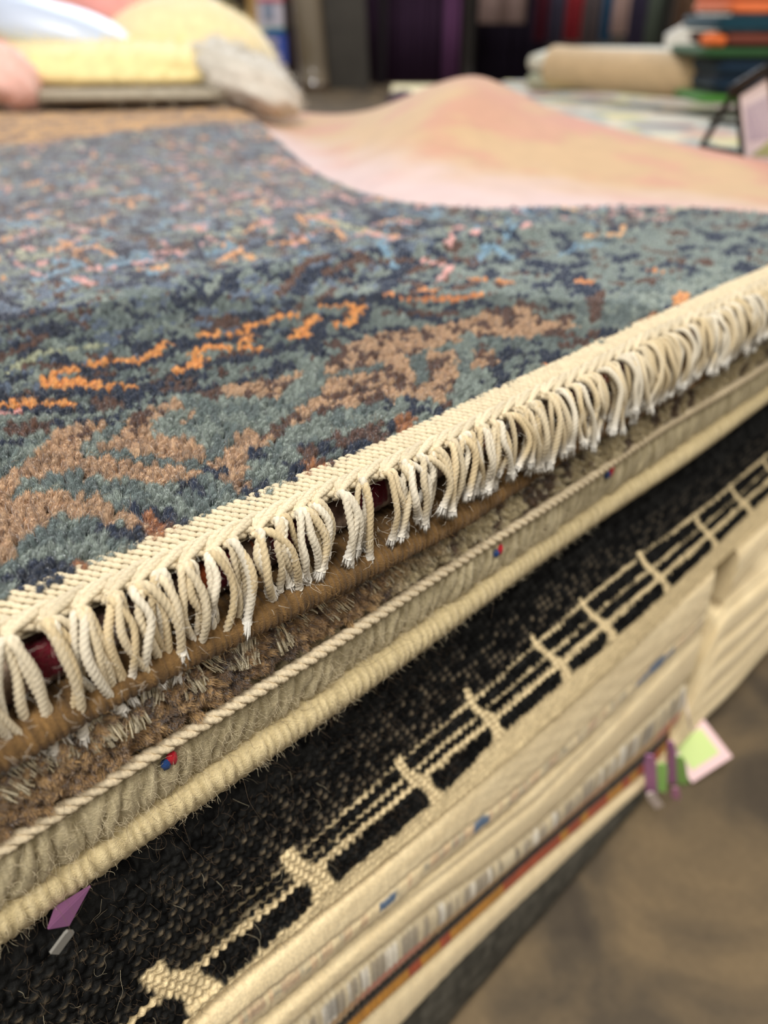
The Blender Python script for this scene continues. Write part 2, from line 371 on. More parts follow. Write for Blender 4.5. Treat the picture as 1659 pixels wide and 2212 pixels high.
# far gold-brown border
bd = smooth(.80, .83, TJ - .0 * SI); gold = mixc(lin((220, 176, 108)), lin((138, 106, 82)), (fbm(SI / .02, TJ / .008, 2) > .52) * 1.0)
PAT = mixc(PAT, gold, bd * .92)
def pxz(p, ox=0, oy=450, k=.5): q = onz(ox + p[0] * k, oy + p[1] * k, .001); return (q[0], q[1])
def inpoly(poly):
    x, y = SI, TJ; ins = np.zeros(x.shape, bool); n = len(poly)
    for i in range(n):
        x1, y1 = poly[i]; x2, y2 = poly[(i + 1) % n]
        if y1 == y2: continue
        c = ((y1 > y) != (y2 > y)) & (x < (x2 - x1) * (y - y1) / (y2 - y1) + x1); ins ^= c
    return ins
jit_s = SI; 
def paint(pts, c, c2=None, f2=.0, sc=.006, ox=0, oy=450):
    global PAT
    m = inpoly([pxz(p, ox, oy) for p in pts]); col = np.broadcast_to(c, PAT.shape).copy()
    if c2 is not None: col = np.where((fbm(SI / sc + 31, TJ / sc + 7, 2) < f2)[..., None], c2, col)
    PAT = np.where(m[..., None], col, PAT)
def line(pts, wd, c, ox=0, oy=450): stroke([pxz(p, ox, oy) for p in pts], wd, c)
# near field, left half (motifs traced in rug coordinates)
paint([(-300, 760), (0, 850), (520, 850), (900, 760), (1300, 640), (1659, 540), (1659, 860), (1300, 900), (1100, 960), (1180, 1180), (700, 1400), (0, 1700), (-400, 1900)], TEAL, TEAL2, .5, .004)
paint([(0, 870), (520, 840), (500, 900), (230, 930), (60, 1010), (0, 1010)], TEAL, NAVY, .42, .005)
paint([(0, 905), (230, 900), (180, 950), (0, 960)], BRN, NAVY, .4)
paint([(-200, 1290), (0, 1130), (110, 1060), (230, 940), (400, 890), (480, 900), (380, 960), (330, 1010), (480, 985), (540, 870), (760, 800), (830, 830), (790, 900), (760, 950), (880, 1000), (960, 950), (1020, 900), (1100, 930), (1180, 960), (1130, 1010), (1060, 1060), (1090, 1130), (1050, 1200), (1000, 1170), (880, 1110), (700, 1150), (520, 1140), (300, 1110), (100, 1150), (0, 1250), (-200, 1400)], TAN, mixc(TAN, BRN, .35)[()], .42)
paint([(560, 850), (700, 840), (640, 940), (560, 930)], BRN, TAN, .4); paint([(290, 940), (400, 910), (380, 960), (300, 975)], BRN, TAN, .3)
paint([(660, 900), (740, 840), (800, 830), (770, 960), (640, 960)], TEAL)
line([(340, 1020), (600, 1050), (880, 1080)], .0026, TEAL2); line([(900, 1040), (960, 960), (1010, 920)], .003, TEAL2)
paint([(340, 990), (420, 980), (400, 1050), (340, 1050)], TEAL)
paint([(60, 1150), (300, 1115), (520, 1150), (700, 1165), (850, 1140), (1020, 1200), (980, 1270), (780, 1310), (600, 1290), (480, 1260), (300, 1200), (80, 1210)], TEAL, TEAL2, .5)
paint([(740, 1150), (850, 1135), (900, 1190), (760, 1200)], NAVY); paint([(560, 1245), (700, 1250), (820, 1300), (680, 1330), (580, 1290)], NAVY, TEAL2, .3)
paint([(880, 1085), (980, 1080), (990, 1120), (900, 1120)], NAVY)
paint([(-300, 1500), (-100, 1300), (0, 1250), (120, 1200), (240, 1195), (400, 1210), (480, 1260), (600, 1290), (760, 1310), (720, 1400), (620, 1400), (560, 1350), (420, 1320), (250, 1300), (150, 1350), (60, 1450), (0, 1500), (-300, 1760)], TAN, TAN * .85, .5)
paint([(600, 1290), (760, 1300), (740, 1400), (640, 1400)], RUST, BRN, .3)
paint([(-300, 1760), (0, 1480), (60, 1430), (150, 1340), (250, 1290), (420, 1310), (590, 1340), (620, 1420), (480, 1480), (300, 1560), (150, 1650), (-300, 2000)], TEAL, TEAL2, .5)
paint([(400, 1320), (600, 1340), (620, 1410), (500, 1380), (400, 1370)], NAVY); paint([(40, 1520), (260, 1450), (300, 1560), (100, 1640), (0, 1560)], NAVY, TEAL, .3)
paint([(285, 1480), (340, 1470), (350, 1560), (290, 1580)], RUST)
paint([(1060, 1100), (1180, 950), (1250, 890), (1430, 870), (1560, 860), (1659, 850), (1659, 900), (1300, 1000), (1300, 1140), (1200, 1200), (1070, 1220)], TEAL, TEAL2, .4)
paint([(1070, 1000), (1120, 1000), (1140, 1050), (1080, 1060)], NAVY); paint([(1040, 1170), (1140, 1150), (1130, 1220), (1050, 1230)], NAVY); paint([(1220, 1060), (1320, 1040), (1320, 1130), (1240, 1140)], NAVY)
paint([(1290, 990), (1659, 880), (1659, 960), (1400, 1060), (1290, 1070)], BRN, NAVY, .35)
paint([(1360, 1080), (1659, 950), (1900, 900), (1900, 960), (1659, 1040), (1400, 1120)], NAVY, TEAL2, .4); paint([(1360, 990), (1450, 960), (1450, 1040), (1370, 1050)], TEAL2, NAVY, .4)
paint([(1290, 1070), (1390, 1050), (1390, 1130), (1310, 1150)], RUST)
paint([(1380, 760), (1410, 620), (1500, 550), (1659, 500), (1659, 790), (1500, 830), (1350, 860), (1180, 960), (1100, 960), (1250, 850)], TAN, BRN, .45, .005)
line([(1390, 700), (1659, 640)], .003, TEAL2); line([(1400, 780), (1659, 740)], .0025, BRN); line([(1230, 780), (1320, 680)], .004, TEAL)
paint([(840, 760), (1000, 720), (1240, 690), (1330, 640), (1200, 780), (1080, 780), (860, 785)], BRN, TAN, .5, .004)
paint([(620, 720), (740, 690), (860, 720), (740, 770), (620, 760)], BRN, NAVY, .4); paint([(360, 800), (520, 780), (540, 840), (420, 850)], BRN)
for P_ in ([(0, 805), (150, 780), (560, 775), (620, 740)], [(330, 665), (430, 665), (650, 640), (730, 590)], [(780, 700), (860, 640), (1100, 600), (1180, 590)], [(860, 540), (1050, 530), (1140, 480)], [(1330, 540), (1380, 460), (1390, 425)], [(1530, 480), (1580, 400)], [(0, 852), (300, 850)]):
    line(P_, .0034, NAVY)
for P_ in ([(-200, 835), (0, 830), (290, 818)], [(310, 672), (230, 690), (175, 745), (555, 738)], [(180, 722), (400, 722)], [(360, 650), (430, 632), (580, 628), (650, 598), (700, 552), (730, 550)], [(740, 665), (820, 655), (850, 610)], [(820, 590), (900, 562), (1110, 566)], [(840, 512), (1040, 500), (1100, 462), (1150, 452)], [(1250, 512), (1320, 505)], [(1290, 490), (1360, 428)], [(1190, 430), (1270, 428)], [(1460, 465), (1505, 462), (1545, 395)], [(1390, 386), (1550, 388)], [(1040, 535), (1060, 520)]):
    line(P_, .0027, ORG)
line([(30, 680), (150, 605), (300, 580), (430, 565)], .0022, PGR); line([(-50, 880), (60, 860)], .002, PNK)
# near field, right half (offset 830,400)
A4 = dict(ox=830, oy=400)
paint([(0, 600), (330, 560), (440, 510), (600, 500), (700, 560), (850, 585), (600, 640), (420, 620), (200, 670), (0, 720)], TAN, BRN, .40, .006, **A4)
paint([(0, 720), (160, 680), (300, 690), (440, 680), (500, 740), (330, 800), (280, 900), (100, 900), (0, 900)], TAN, BRN, .42, .006, **A4)
paint([(100, 700), (180, 690), (180, 820), (120, 840)], TEAL2, **A4); paint([(330, 620), (390, 620), (370, 780), (300, 860)], TEAL, TEAL2, .4, **A4)
line([(0, 520), (300, 530)], .003, BRN, **A4); line([(470, 640), (800, 640)], .003, TEAL2, **A4)
paint([(-20, 900), (100, 880), (220, 900), (280, 960), (200, 1030), (0, 1080)], TEAL, NAVY, .5, .006, **A4); paint([(40, 960), (110, 950), (90, 1060), (40, 1060)], RUST, **A4)
paint([(270, 870), (330, 780), (430, 760), (500, 800), (560, 740), (700, 715), (770, 750), (640, 840), (520, 890), (400, 970), (280, 970)], TEAL, NAVY, .38, .007, **A4)
paint([(470, 770), (530, 790), (520, 900), (470, 900)], NAVY, BRN, .4, **A4); paint([(420, 860), (500, 850), (500, 920), (440, 930)], RUST, BRN, .5, **A4)
paint([(690, 730), (800, 730), (780, 780), (690, 790)], lin((190, 130, 84)), **A4)
paint([(880, 580), (930, 570), (960, 620), (900, 640)], BRN, **A4); paint([(930, 590), (1010, 570), (1000, 630), (930, 640)], NAVY, **A4)
paint([(800, 500), (1060, 420), (1280, 380), (1500, 300), (1500, 370), (1200, 500), (1000, 590), (860, 600)], TEAL, TEAL2, .5, **A4)
paint([(870, 460), (950, 440), (930, 560), (890, 580)], BRN, **A4); paint([(1100, 545), (1160, 530), (1140, 580), (1080, 600)], RUST, **A4); paint([(1250, 450), (1320, 430), (1300, 490), (1250, 490)], lin((196, 142, 92)), **A4)
for P_ in ([(0, 440), (40, 438)], [(80, 468), (300, 468), (410, 452)], [(150, 428), (200, 430)], [(370, 388), (420, 390)], [(500, 398), (550, 402)], [(420, 210), (460, 220)], [(850, 400), (880, 400)], [(1150, 350), (1190, 352)]):
    line(P_, .0026, lin((196, 136, 86)), **A4)
# dark yarn beside the web of the fringe every few knots, sheen haze of the far field mixed into the colour, and knot to knot variation
fm_ = (smooth(.16, .36, TJ - .1 * SI) * .30)[..., None]; PAT = PAT * (1 - fm_) + lin((150, 140, 138)) * fm_
PAT = np.clip(PAT * 1.42, 0, .88); PAT = PAT * (0.88 + .24 * RNG.random((NI, NJ)))[..., None]

rug = empty('fringed_wool_rug', (0, 0, ZT))
tag(rug, 'blue, teal and tan hand-knotted wool rug with cream fringe, topmost of the stack', 'rug')
keep = (SI < sb(TJ)) & (TJ < 1.19) & (TJ > T0 + edge_in(SI))
H = hz(SI, TJ)
# ground cloth with thickness
gi_, gj_ = np.arange(NI), np.arange(NJ)
top = np.stack([SI, TJ, H - .0048], -1)
bot = np.stack([SI, TJ, H - .0088], -1)
mb = MB(); F = gridfaces(NI, NJ); kf = keep.reshape(-1)
Fk = F[kf[F].all(1)]
mb.add(top.reshape(-1, 3), Fk, PAT.reshape(-1, 3)); mb.add(bot.reshape(-1, 3), Fk[:, ::-1], np.tile(lin((150, 135, 105)), (NI * NJ, 1)))
# rim
E_ = np.concatenate([Fk[:, [0, 1]], Fk[:, [1, 2]], Fk[:, [2, 3]], Fk[:, [3, 0]]]); key = np.sort(E_, 1); uq, inv, ct = np.unique(key[:, 0].astype(np.int64) * 10 ** 7 + key[:, 1], return_inverse=True, return_counts=True)
R_ = E_[ct[inv] == 1]; nn = NI * NJ
mb.Q.append(np.stack([R_[:, 1], R_[:, 0], R_[:, 0] + nn, R_[:, 1] + nn], 1))
mb.build('foundation', M['pile_base'], rug)
# tufts of pile: one per knot
d2 = np.sqrt(SI ** 2 + (TJ + D0) ** 2 + CAMZ ** 2); az = np.degrees(np.arctan2(TJ + D0, SI))
vis = keep & (((az > 8) & (az < 82) & (d2 < 1.85)) | ((d2 < .55) & (az > 0) & (az < 150)))
i_, j_ = np.nonzero(vis); n = len(i_); dist = d2[i_, j_]
edge = .55 - .55 * smooth(0, 3.2, (TJ - T0 - edge_in(SI))[i_, j_] / PITCHK)
P = np.stack([SI[i_, j_] + RNG.normal(0, .00022, n) + (j_ % 2) * .0007, TJ[i_, j_] + RNG.normal(0, .0002, n), H[i_, j_] - .0050], 1)
lean = RNG.normal(0, .20, (n, 2)); rot = np.stack([.22 + .55 * edge + lean[:, 0], lean[:, 1], RNG.uniform(-.5, .5, n)], 1)
sc0 = .00148 * RNG.uniform(.9, 1.14, n); scl = np.stack([sc0 * 1.02, sc0 * 1.0, sc0 * (1.55 + .5 * edge) * RNG.uniform(.88, 1.12, n)], 1)
vi = np.where(dist < .42, RNG.integers(0, 5, n), RNG.integers(5, 8, n))
scatter('pile', P, rot, scl, PAT[i_, j_], vi, rug)
nearm = dist < .33; ii = np.nonzero(nearm)[0]; ii = RNG.choice(ii, min(len(ii), 3200))
bp = P[ii] + np.array([0, 0, .0050]) + RNG.normal(0, .0006, (len(ii), 3))
cc = PAT[i_[ii], j_[ii]]; br = cc[:, 0] > cc[:, 2] * 1.15
outd = np.tile([0, -.6, .8], (len(ii), 1))
hairs('loose_fibres', loose(0, bp[~br], .0055, outd[~br], .8), M['hair_grey'], .000035, rug)
hairs('loose_fibres', loose(0, bp[br], .0055, outd[br], .8), M['hair_brown'], .000035, rug)

# ------------------------------------------------------------------ selvedge (flat woven cream band), header cord, knots, fringe
CRM = lin((222, 207, 176)); CRW = lin((232, 222, 200)); CRY = lin((214, 190, 144)); WHT = lin((240, 236, 226))
def edge_t(s): return edge_in(s) + .0010 * np.sin(s * 21 + 1) + .0006 * np.sin(s * 63)
def web(s, v):
    """v 0..1 across the woven band, from the pile to its outer edge"""
    t = T0 + .001 - v * .0125 + edge_t(s); z = hz(s, t * 0 + .012) - .0016 - .0030 * v ** 1.6; return t, z
def wav(i, salt=0): return _N[(i * 7 + salt) & 255, (i * 13 + salt * 5) & 255]
S1 = .62
mb = MB(); rows = 8; n_s = int((S1 - S0) / .00285 * 1.0); th = np.linspace(0, 2 * math.pi, 8, endpoint=False)
sv = S0 + np.arange(n_s) * .00285
us = np.linspace(-1, 1, 6); rad = np.sqrt(np.clip(1 - us ** 2, .05, 1))
for r_ in range(rows):
    s = sv + (r_ % 2) * .00142 + RNG.normal(0, .00015, n_s); v = np.full(n_s, (r_ + .5) / rows); t, z = web(s, v); t2, z2 = web(s, v + .02)
    ax = np.stack([np.full(n_s, .62 if r_ % 2 else .70), -np.ones(n_s) * .75, (z2 - z) / .02 / .0125 * .75], 1); ax /= np.linalg.norm(ax, axis=1)[:, None]
    nrm = np.tile([0, -.3, 1.0], (n_s, 1)); nrm /= np.linalg.norm(nrm, axis=1)[:, None]; bi = np.cross(ax, nrm); bi /= np.linalg.norm(bi, axis=1)[:, None]; nr = np.cross(bi, ax)
    c = np.stack([s, t, z], 1)
    hl, rw = .00165, .00098
    V = c[:, None, None] + us[None, :, None, None] * hl * ax[:, None, None] + rad[None, :, None, None] * (rw * np.cos(th)[None, None, :, None] * bi[:, None, None] + rw * .95 * np.sin(th)[None, None, :, None] * nr[:, None, None])
    fq = gridfaces(6, 8, wrap=True); base = np.arange(n_s)[:, None, None] * 48
    cl = CRM * (0.90 + .14 * RNG.random((n_s, 1)))
    mb.add(V.reshape(-1, 3), (fq[None] + base).reshape(-1, 4), np.repeat(cl, 48, 0))
tt, zz = web(sv[:, None], np.linspace(0, 1, 10)[None]); V = np.stack([np.broadcast_to(sv[:, None], tt.shape), tt, zz - .0007], -1); mb.add(V.reshape(-1, 3), gridfaces(n_s, 10), CRM * .75)
V = V - [0, 0, .0015]; mb.add(V.reshape(-1, 3), gridfaces(n_s, 10)[:, ::-1], CRM * .7)
mb.build('woven_edge_band', M['weave'], rug, 'stuff')
# two header cords twisted along the edge of the band
mb = MB(); ss = np.arange(S0, S1, .0015)
for k in range(2):
    t, z = web(ss, np.ones_like(ss)); ph = ss * 2 * math.pi / .0085 + k * math.pi
    Pc = np.stack([ss, t + .0008 * np.cos(ph) + .0005, z + .0008 * np.sin(ph) + .0005], 1)
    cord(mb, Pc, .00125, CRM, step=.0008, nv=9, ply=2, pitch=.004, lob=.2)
mb.build('header_cord', M['weave'], rug)
fr = random.Random(21)
s = -.012; strands = 0; bundles = []; spare = MB()
for q in range(24): bundles.append(-.205 + .008 * q)
while s < .60:
    bundles.append(s); s += fr.uniform(.0062, .0100)
for bi_, s in enumerate(bundles):
    t, z = web(np.array([s]), np.array([1.0])); t = float(t[0]); z = float(z[0])
    K0 = np.array([s, t - .0012, z - .0002 + fr.uniform(-.0005, .0008)])
    # the bundle's knot with the yarn ends drawn into it from the band
    mb = MB()
    for q in (-1, 0, 1):
        a = np.array([s + .0048 + q * .0028, t + .0034, z + .0020]); b = np.array([s + .002 + q * .0012, t + .001, z + .0024]); 
        cord(mb, catmull([a, b, K0 + [0, .0004, .0010]], 6), .0010, CRM * fr.uniform(.94, 1.04), nv=8, ply=2, pitch=.004, step=.0007)
    for q in range(2):
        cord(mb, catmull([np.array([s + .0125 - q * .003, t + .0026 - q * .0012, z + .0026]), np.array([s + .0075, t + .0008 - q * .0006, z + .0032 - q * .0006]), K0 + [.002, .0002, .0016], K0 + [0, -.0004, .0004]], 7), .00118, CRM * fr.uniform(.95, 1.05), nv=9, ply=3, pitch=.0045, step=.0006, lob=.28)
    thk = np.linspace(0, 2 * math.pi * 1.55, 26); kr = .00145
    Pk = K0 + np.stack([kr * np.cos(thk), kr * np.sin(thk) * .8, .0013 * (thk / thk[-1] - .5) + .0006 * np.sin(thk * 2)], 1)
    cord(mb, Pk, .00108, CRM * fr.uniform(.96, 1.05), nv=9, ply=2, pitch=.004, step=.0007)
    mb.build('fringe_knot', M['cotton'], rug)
    left = 1 - float(smooth(.02, .12, s)); right = float(smooth(.16, .30, s))
    nst = fr.choice([3, 4, 4, 5]) if s > .02 else 4
    fan = fr.uniform(-.15, .15)
    for k in range(nst):
        u = (k + .5) / nst - .5
        L = .0018 + (fr.uniform(.0145, .0205) if fr.random() < .8 else fr.uniform(.010, .024)) + .0110 * left + .003 * right; O = fr.uniform(.0030, .0080) + .002 * left + .0045 * right
        dx = u * .0115 + fan * .014 + fr.uniform(-.0032, .0032) + .003 * right
        lift = fr.uniform(.0003, .0022); wob = fr.uniform(-.0030, .0030); wob2 = fr.uniform(-.0026, .0026)
        p = [K0 + [u * .0012, 0, 0], K0 + [dx * .28 + u * .001, -O * .50, lift], K0 + [dx * .55 + wob, -O * .92, -L * .22], K0 + [dx * .85 + wob * .5, -O * (1.0 + .15 * fr.random()), -L * .56], K0 + [dx + wob2 - wob * .4, -O * fr.uniform(.75, 1.15), -L]]
        Pc = catmull(p, 10); Rr = .00126 * fr.uniform(.86, 1.14); tone = fr.random(); c0 = CRM * (1 - tone) + (CRW if tone > .72 or s < .04 else CRY) * tone
        nn_ = max(4, int(resample(Pc, 4)[1] / .00055)); uu = np.linspace(0, 1, nn_)
        colr = mixc(c0, WHT, smooth(.75, 1.0, uu) * .7)
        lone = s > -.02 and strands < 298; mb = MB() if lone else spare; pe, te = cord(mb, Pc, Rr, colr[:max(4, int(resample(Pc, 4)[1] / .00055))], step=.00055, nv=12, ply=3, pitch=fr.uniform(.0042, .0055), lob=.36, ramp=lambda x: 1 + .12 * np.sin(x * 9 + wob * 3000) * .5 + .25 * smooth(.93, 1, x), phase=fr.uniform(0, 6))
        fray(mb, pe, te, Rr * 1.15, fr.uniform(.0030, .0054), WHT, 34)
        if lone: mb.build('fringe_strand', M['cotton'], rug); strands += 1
if spare.n: spare.build('fringe_strands', M['cotton'], rug, 'stuff')
print('strands', strands, 'knots', len(bundles))
nb = 700; sx = RNG.uniform(0, .3, nb); bp = np.stack([sx, RNG.uniform(-.012, 0, nb), RNG.uniform(-.026, .001, nb)], 1)
hairs('cotton_fluff', loose(0, bp, .005, np.tile([0, -.7, .1], (nb, 1)), .9), M['hair_white'], .00003, rug)

# ------------------------------------------------------------------ LOWER RUGS: long soft bodies with worked edges
def body(name, s0, s1, ds, prof, nv, disp, colf, parent, m=None, depth=.55, outer=None, endr=0.0):
    """prof(s)->(k,2) outline points (t,z) of the face from top to bottom, splined to nv points; back closes the slab"""
    S = np.arange(s0, s1 + ds * .5, ds); n = len(S); G = np.zeros((n, nv, 3)); vv = np.linspace(0, 1, nv)
    kn = np.unique(np.clip(np.linspace(s0, s1, max(2, int((s1 - s0) / .012))), s0, s1)); pk = []
    for q in kn:
        c = catmull(np.array([[a, b, 0] for a, b in prof(q)]), 8); c, _ = resample(c, nv); pk.append(c[:, :2])
    pk = np.array(pk)
    for j in range(nv):
        G[:, j, 0] = S; G[:, j, 1] = np.interp(S, kn, pk[:, j, 0]); G[:, j, 2] = np.interp(S, kn, pk[:, j, 1])
    if endr > 0:   # rounded far end
        e = np.clip((S - (s1 - endr)) / endr, 0, 1); e = (1 - np.sqrt(np.clip(1 - e ** 2, 0, 1)))[:, None]; G[:, :, 1] += e * endr * .9
    dS = np.gradient(G, axis=0); dV = np.gradient(G, axis=1); Nn = np.cross(dV, dS); Nn /= np.linalg.norm(Nn, axis=2)[..., None] + 1e-12
    if Nn[n // 2, nv // 2, 1] > 0: Nn = -Nn
    SS, VV = np.meshgrid(S, vv, indexing='ij'); G = G + Nn * disp(SS, VV, G)[..., None]; C = colf(SS, VV, G)
    mb = MB(); mb.add(G.reshape(-1, 3), gridfaces(n, nv)[:, ::-1], C.reshape(-1, 3))
    step = max(1, n // 60); id_ = np.unique(np.r_[np.arange(0, n, step), n - 1]); nb_ = len(id_)
    a = G[id_, 0]; b = G[id_, -1]; a2 = a.copy(); b2 = b.copy(); a2[:, 1] = depth; b2[:, 1] = depth
    Vb = np.stack([a, a2, b2, b], 1); mb.add(Vb.reshape(-1, 3), gridfaces(nb_, 4), np.repeat(C[id_, nv // 2], 4, 0) * .9)
    for e in (0, n - 1):
        V = np.vstack([G[e], [[G[e, -1, 0], depth, G[e, -1, 2]], [G[e, 0, 0], depth, G[e, 0, 2]]]]); k = len(V); f = np.arange(k)[None]
        mb.add(V, f if e == 0 else f[:, ::-1], np.vstack([C[e], C[e][-1:], C[e][:1]]))
    o = mb.build(name, m or M['wool'], parent); return o, G
def zf(pts): pts = np.array(pts); return lambda s: np.interp(s, pts[:, 0], pts[:, 1])
def fuzz(name, G, n, ln, m, parent, r=.00004, smax=.35, out=(0, -1, .15), curl=.7, smin=0.0):
    g = G[(G[:, 0, 0] > smin) & (G[:, 0, 0] < smax)]; i = RNG.integers(0, g.shape[0], n); j = RNG.integers(0, g.shape[1], n)
    return hairs(name, loose(0, g[i, j], ln, np.tile(out, (n, 1)), .75, curl=curl), m, r, parent)
BA, BB = -.28, .62
nzf = lambda G, a, b: fbm(G[..., 0] / a + 3, G[..., 2] / b, 3)

# wine and brown rug directly below the top rug
r2 = empty('wine_wool_rug', (0, .0, ZT)); tag(r2, 'dark wine and brown rug glimpsed through the cream fringe, second from the top', 'rug')
def c2f(S, V, G):
    a = nzf(G, .008, .006); c = mixc(lin((96, 72, 62)), lin((150, 128, 108)), smooth(.35, .7, fbm(S / .003, V * 5, 2)))
    c = mixc(c, lin((96, 24, 34)), (vnoise(S / .011, S * 0 + 2) > .62) * 1.0 * (V < .7)); c = mixc(c, lin((170, 84, 44)), (vnoise(S / .009 + 40, S * 0 + 9) > .74) * .9 * (V < .6)); return c
o, G2 = body('folded_edge', BA, BB, .0008, lambda s: [(.012, -.0125), (.0085, -.0130), (.0068, -.0170), (.0072, -.0220), (.0100, -.0242)], 22,
             lambda S, V, G: .0005 * np.abs(np.sin(S * math.pi / .0028 + V * 1.5)) + .0004 * vnoise(S / .002, V * 9), c2f, r2, depth=.11)
fuzz('loose_fibres', G2, 700, .006, M['hair_dark'], r2)

# golden brown overcast edge
r3 = empty('golden_brown_rug', (0, 0, ZT)); tag(r3, 'golden brown rug with overcast wool edge just under the hanging fringe', 'rug')
z3a = zf([(-.3, -.0250), (.06, -.0250), (.11, -.0258), (.20, -.0312), (.3, -.0300), (.46, -.0305), (.6, -.031)]); th3 = zf([(-.3, .0085), (.06, .0085), (.11, .0112), (.2, .0105), (.46, .0085), (.6, .008)])
def p3(s):
    a = z3a(s); h = th3(s); w_ = .0015 * math.sin(s * 30); return [(.020, a), (.007 + w_, a), (-.0022 + w_, a - .2 * h), (-.0044 + w_, a - .5 * h), (-.0026 + w_, a - .82 * h), (.006 + w_, a - h), (.020, a - h)]
o, G3 = body('overcast_edge', BA, BB, .00035, p3, 30, lambda S, V, G: .0007 * np.abs(np.sin(math.pi * (S / .0021 + V * 1.3 + .9 * vnoise(S / .005, V * 2.5)))) ** .7 + (.0007 * vnoise(S / .0009, V * 12) + .0006 * vnoise(S / .008, V * 3)),
             lambda S, V, G: mixc(lin((72, 54, 34)), lin((136, 104, 62)), np.clip(.8 * fbm(S / .0016, V * 8, 2) + .5 * (vnoise(S / .02, V) - .4), 0, 1)), r3, depth=.11)
fuzz('loose_fibres', G3, 2600, .0045, M['hair_brown'], r3)

# shaggy rug: cut warp ends over brown and cream tufts
r4 = empty('shaggy_pile_rug', (0, 0, ZT)); tag(r4, 'brown to cream shaggy rug edge with pale cut yarn ends, above the cream cord', 'rug')
z4a = zf([(-.3, -.0345), (.06, -.0345), (.11, -.0382), (.2, -.0430), (.46, -.0400), (.6, -.0400)])
def p4(s): a = z4a(s) - .0006; return [(.016, a), (.008, a - .001), (.0022, a - .006), (.0012, -.0530), (.0030, -.0562), (.016, -.0566)]
o, G4 = body('backing', BA, BB, .0012, p4, 20, lambda S, V, G: .0004 * vnoise(S / .002, V * 9), lambda S, V, G: mixc(lin((120, 94, 66)), lin((180, 162, 124)), smooth(.12, .2, S + .05 * (vnoise(S / .01, V * 3) - .5))), r4, depth=.11)
n = 2400; s_ = RNG.uniform(-.02, BB, n); zt = z4a(s_) - .004; zz_ = zt + (RNG.random(n) ** .8) * (-.0545 - zt); uu = (zz_ - zt) / (-.0545 - zt)
P = np.stack([s_, np.full(n, .0030), zz_], 1); cm = smooth(.11, .19, s_ + .06 * (vnoise(s_ / .012, zz_ * 200) - .5) - .03 * (1 - uu))
colr = mixc(mixc(lin((160, 126, 84)), lin((196, 162, 114)), RNG.random(n)), mixc(lin((212, 196, 154)), lin((230, 216, 180)), RNG.random(n)), cm)
dk = (vnoise(s_ / .007 + 5, zz_ * 120) > .66) & (s_ > .06); colr[dk] = lin((122, 98, 74))
sc0 = .0017 * RNG.uniform(.85, 1.25, n); rot = np.stack([math.pi / 2 - .35 + RNG.normal(0, .3, n), RNG.normal(0, .3, n), RNG.uniform(-.6, .6, n)], 1)
scatter('tufts', P, rot, np.stack([sc0, sc0, sc0 * 1.55], 1), colr, RNG.integers(0, 5, n), r4)
# splayed cut ends of cotton warp, in ragged clumps
mb = MB(); rr = random.Random(4); s = -.01
while s < .26:
    wdt = rr.uniform(.004, .010); k = rr.randint(16, 26) if s < .16 else 9; zz0 = float(z4a(s)); lean_ = rr.uniform(-.5, .7); Lr = rr.uniform(.0050, .0090)
    for q in range(k):
        x0 = s + wdt * q / k; a = np.array([x0, .0018, zz0 - rr.uniform(.0008, .0026)]); d = np.array([lean_ + rr.uniform(-.25, .25), -.62, -rr.uniform(.65, 1.1)]); d /= np.linalg.norm(d); L = Lr * rr.uniform(.75, 1.1)
        e = np.cross(d, [rr.uniform(-.4, .4), .3, 1]); e /= np.linalg.norm(e); f = np.cross(d, e); wd = rr.uniform(.00030, .00055); c = mixc(lin((224, 208, 172)), lin((246, 234, 204)), rr.random())
        b = a + d * L * .55 + f * .0004; cc_ = a + d * L + e * rr.uniform(-.001, .001) - np.array([0, 0, .0006])
        V = [a + e * wd, a - e * wd, a + f * wd * .8, b + e * wd, b - e * wd, b + f * wd * .8, cc_ + e * wd * 1.2, cc_ - e * wd * 1.2, cc_ + f * wd * .5]
        mb.add(V, [np.array([[0, 1, 4, 3], [1, 2, 5, 4], [2, 0, 3, 5], [3, 4, 7, 6], [4, 5, 8, 7], [5, 3, 6, 8]]), np.array([[6, 7, 8]])], c)
    s += wdt + rr.uniform(0, .004)
mb.build('cut_yarn_ends', M['weave'], r4, 'stuff')
fuzz('loose_fibres', G4, 3200, .0065, M['hair_brown'], r4, smax=.2); fuzz('loose_fibres', G4, 1500, .006, M['hair_cream'], r4, smin=.14, smax=.4)

# beige rug: braided edging cord, overcast wall of wool, beaded lower roll, red and blue markers
r5 = empty('beige_bordered_rug', (0, 0, ZT)); tag(r5, 'thick beige wool rug edged by a braided cream cord with red and blue marks', 'rug')
def p5(s): return [(.020, -.0596), (.006, -.0600), (.0018, -.0635), (.0008, -.0700), (.0020, -.0770), (.0036, -.0792)]
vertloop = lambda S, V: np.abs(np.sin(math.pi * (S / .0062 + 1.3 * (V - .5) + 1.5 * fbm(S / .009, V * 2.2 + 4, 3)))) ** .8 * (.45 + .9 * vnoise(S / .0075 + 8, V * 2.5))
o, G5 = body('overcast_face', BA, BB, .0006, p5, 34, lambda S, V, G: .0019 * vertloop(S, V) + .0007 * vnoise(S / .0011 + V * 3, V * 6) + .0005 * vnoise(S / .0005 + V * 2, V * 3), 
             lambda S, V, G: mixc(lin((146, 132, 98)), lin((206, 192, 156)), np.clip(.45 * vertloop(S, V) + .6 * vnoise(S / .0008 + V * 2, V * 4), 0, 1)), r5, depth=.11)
def p5b(s): 
    w_ = .0010 * math.sin(s * 25 + 1); return [(.012, -.0790), (.0030 + w_, -.0792), (-.0012 + w_, -.0815), (-.0024 + w_, -.0855), (-.0010 + w_, -.0905), (.0040 + w_, -.0932), (.020, -.0935)]
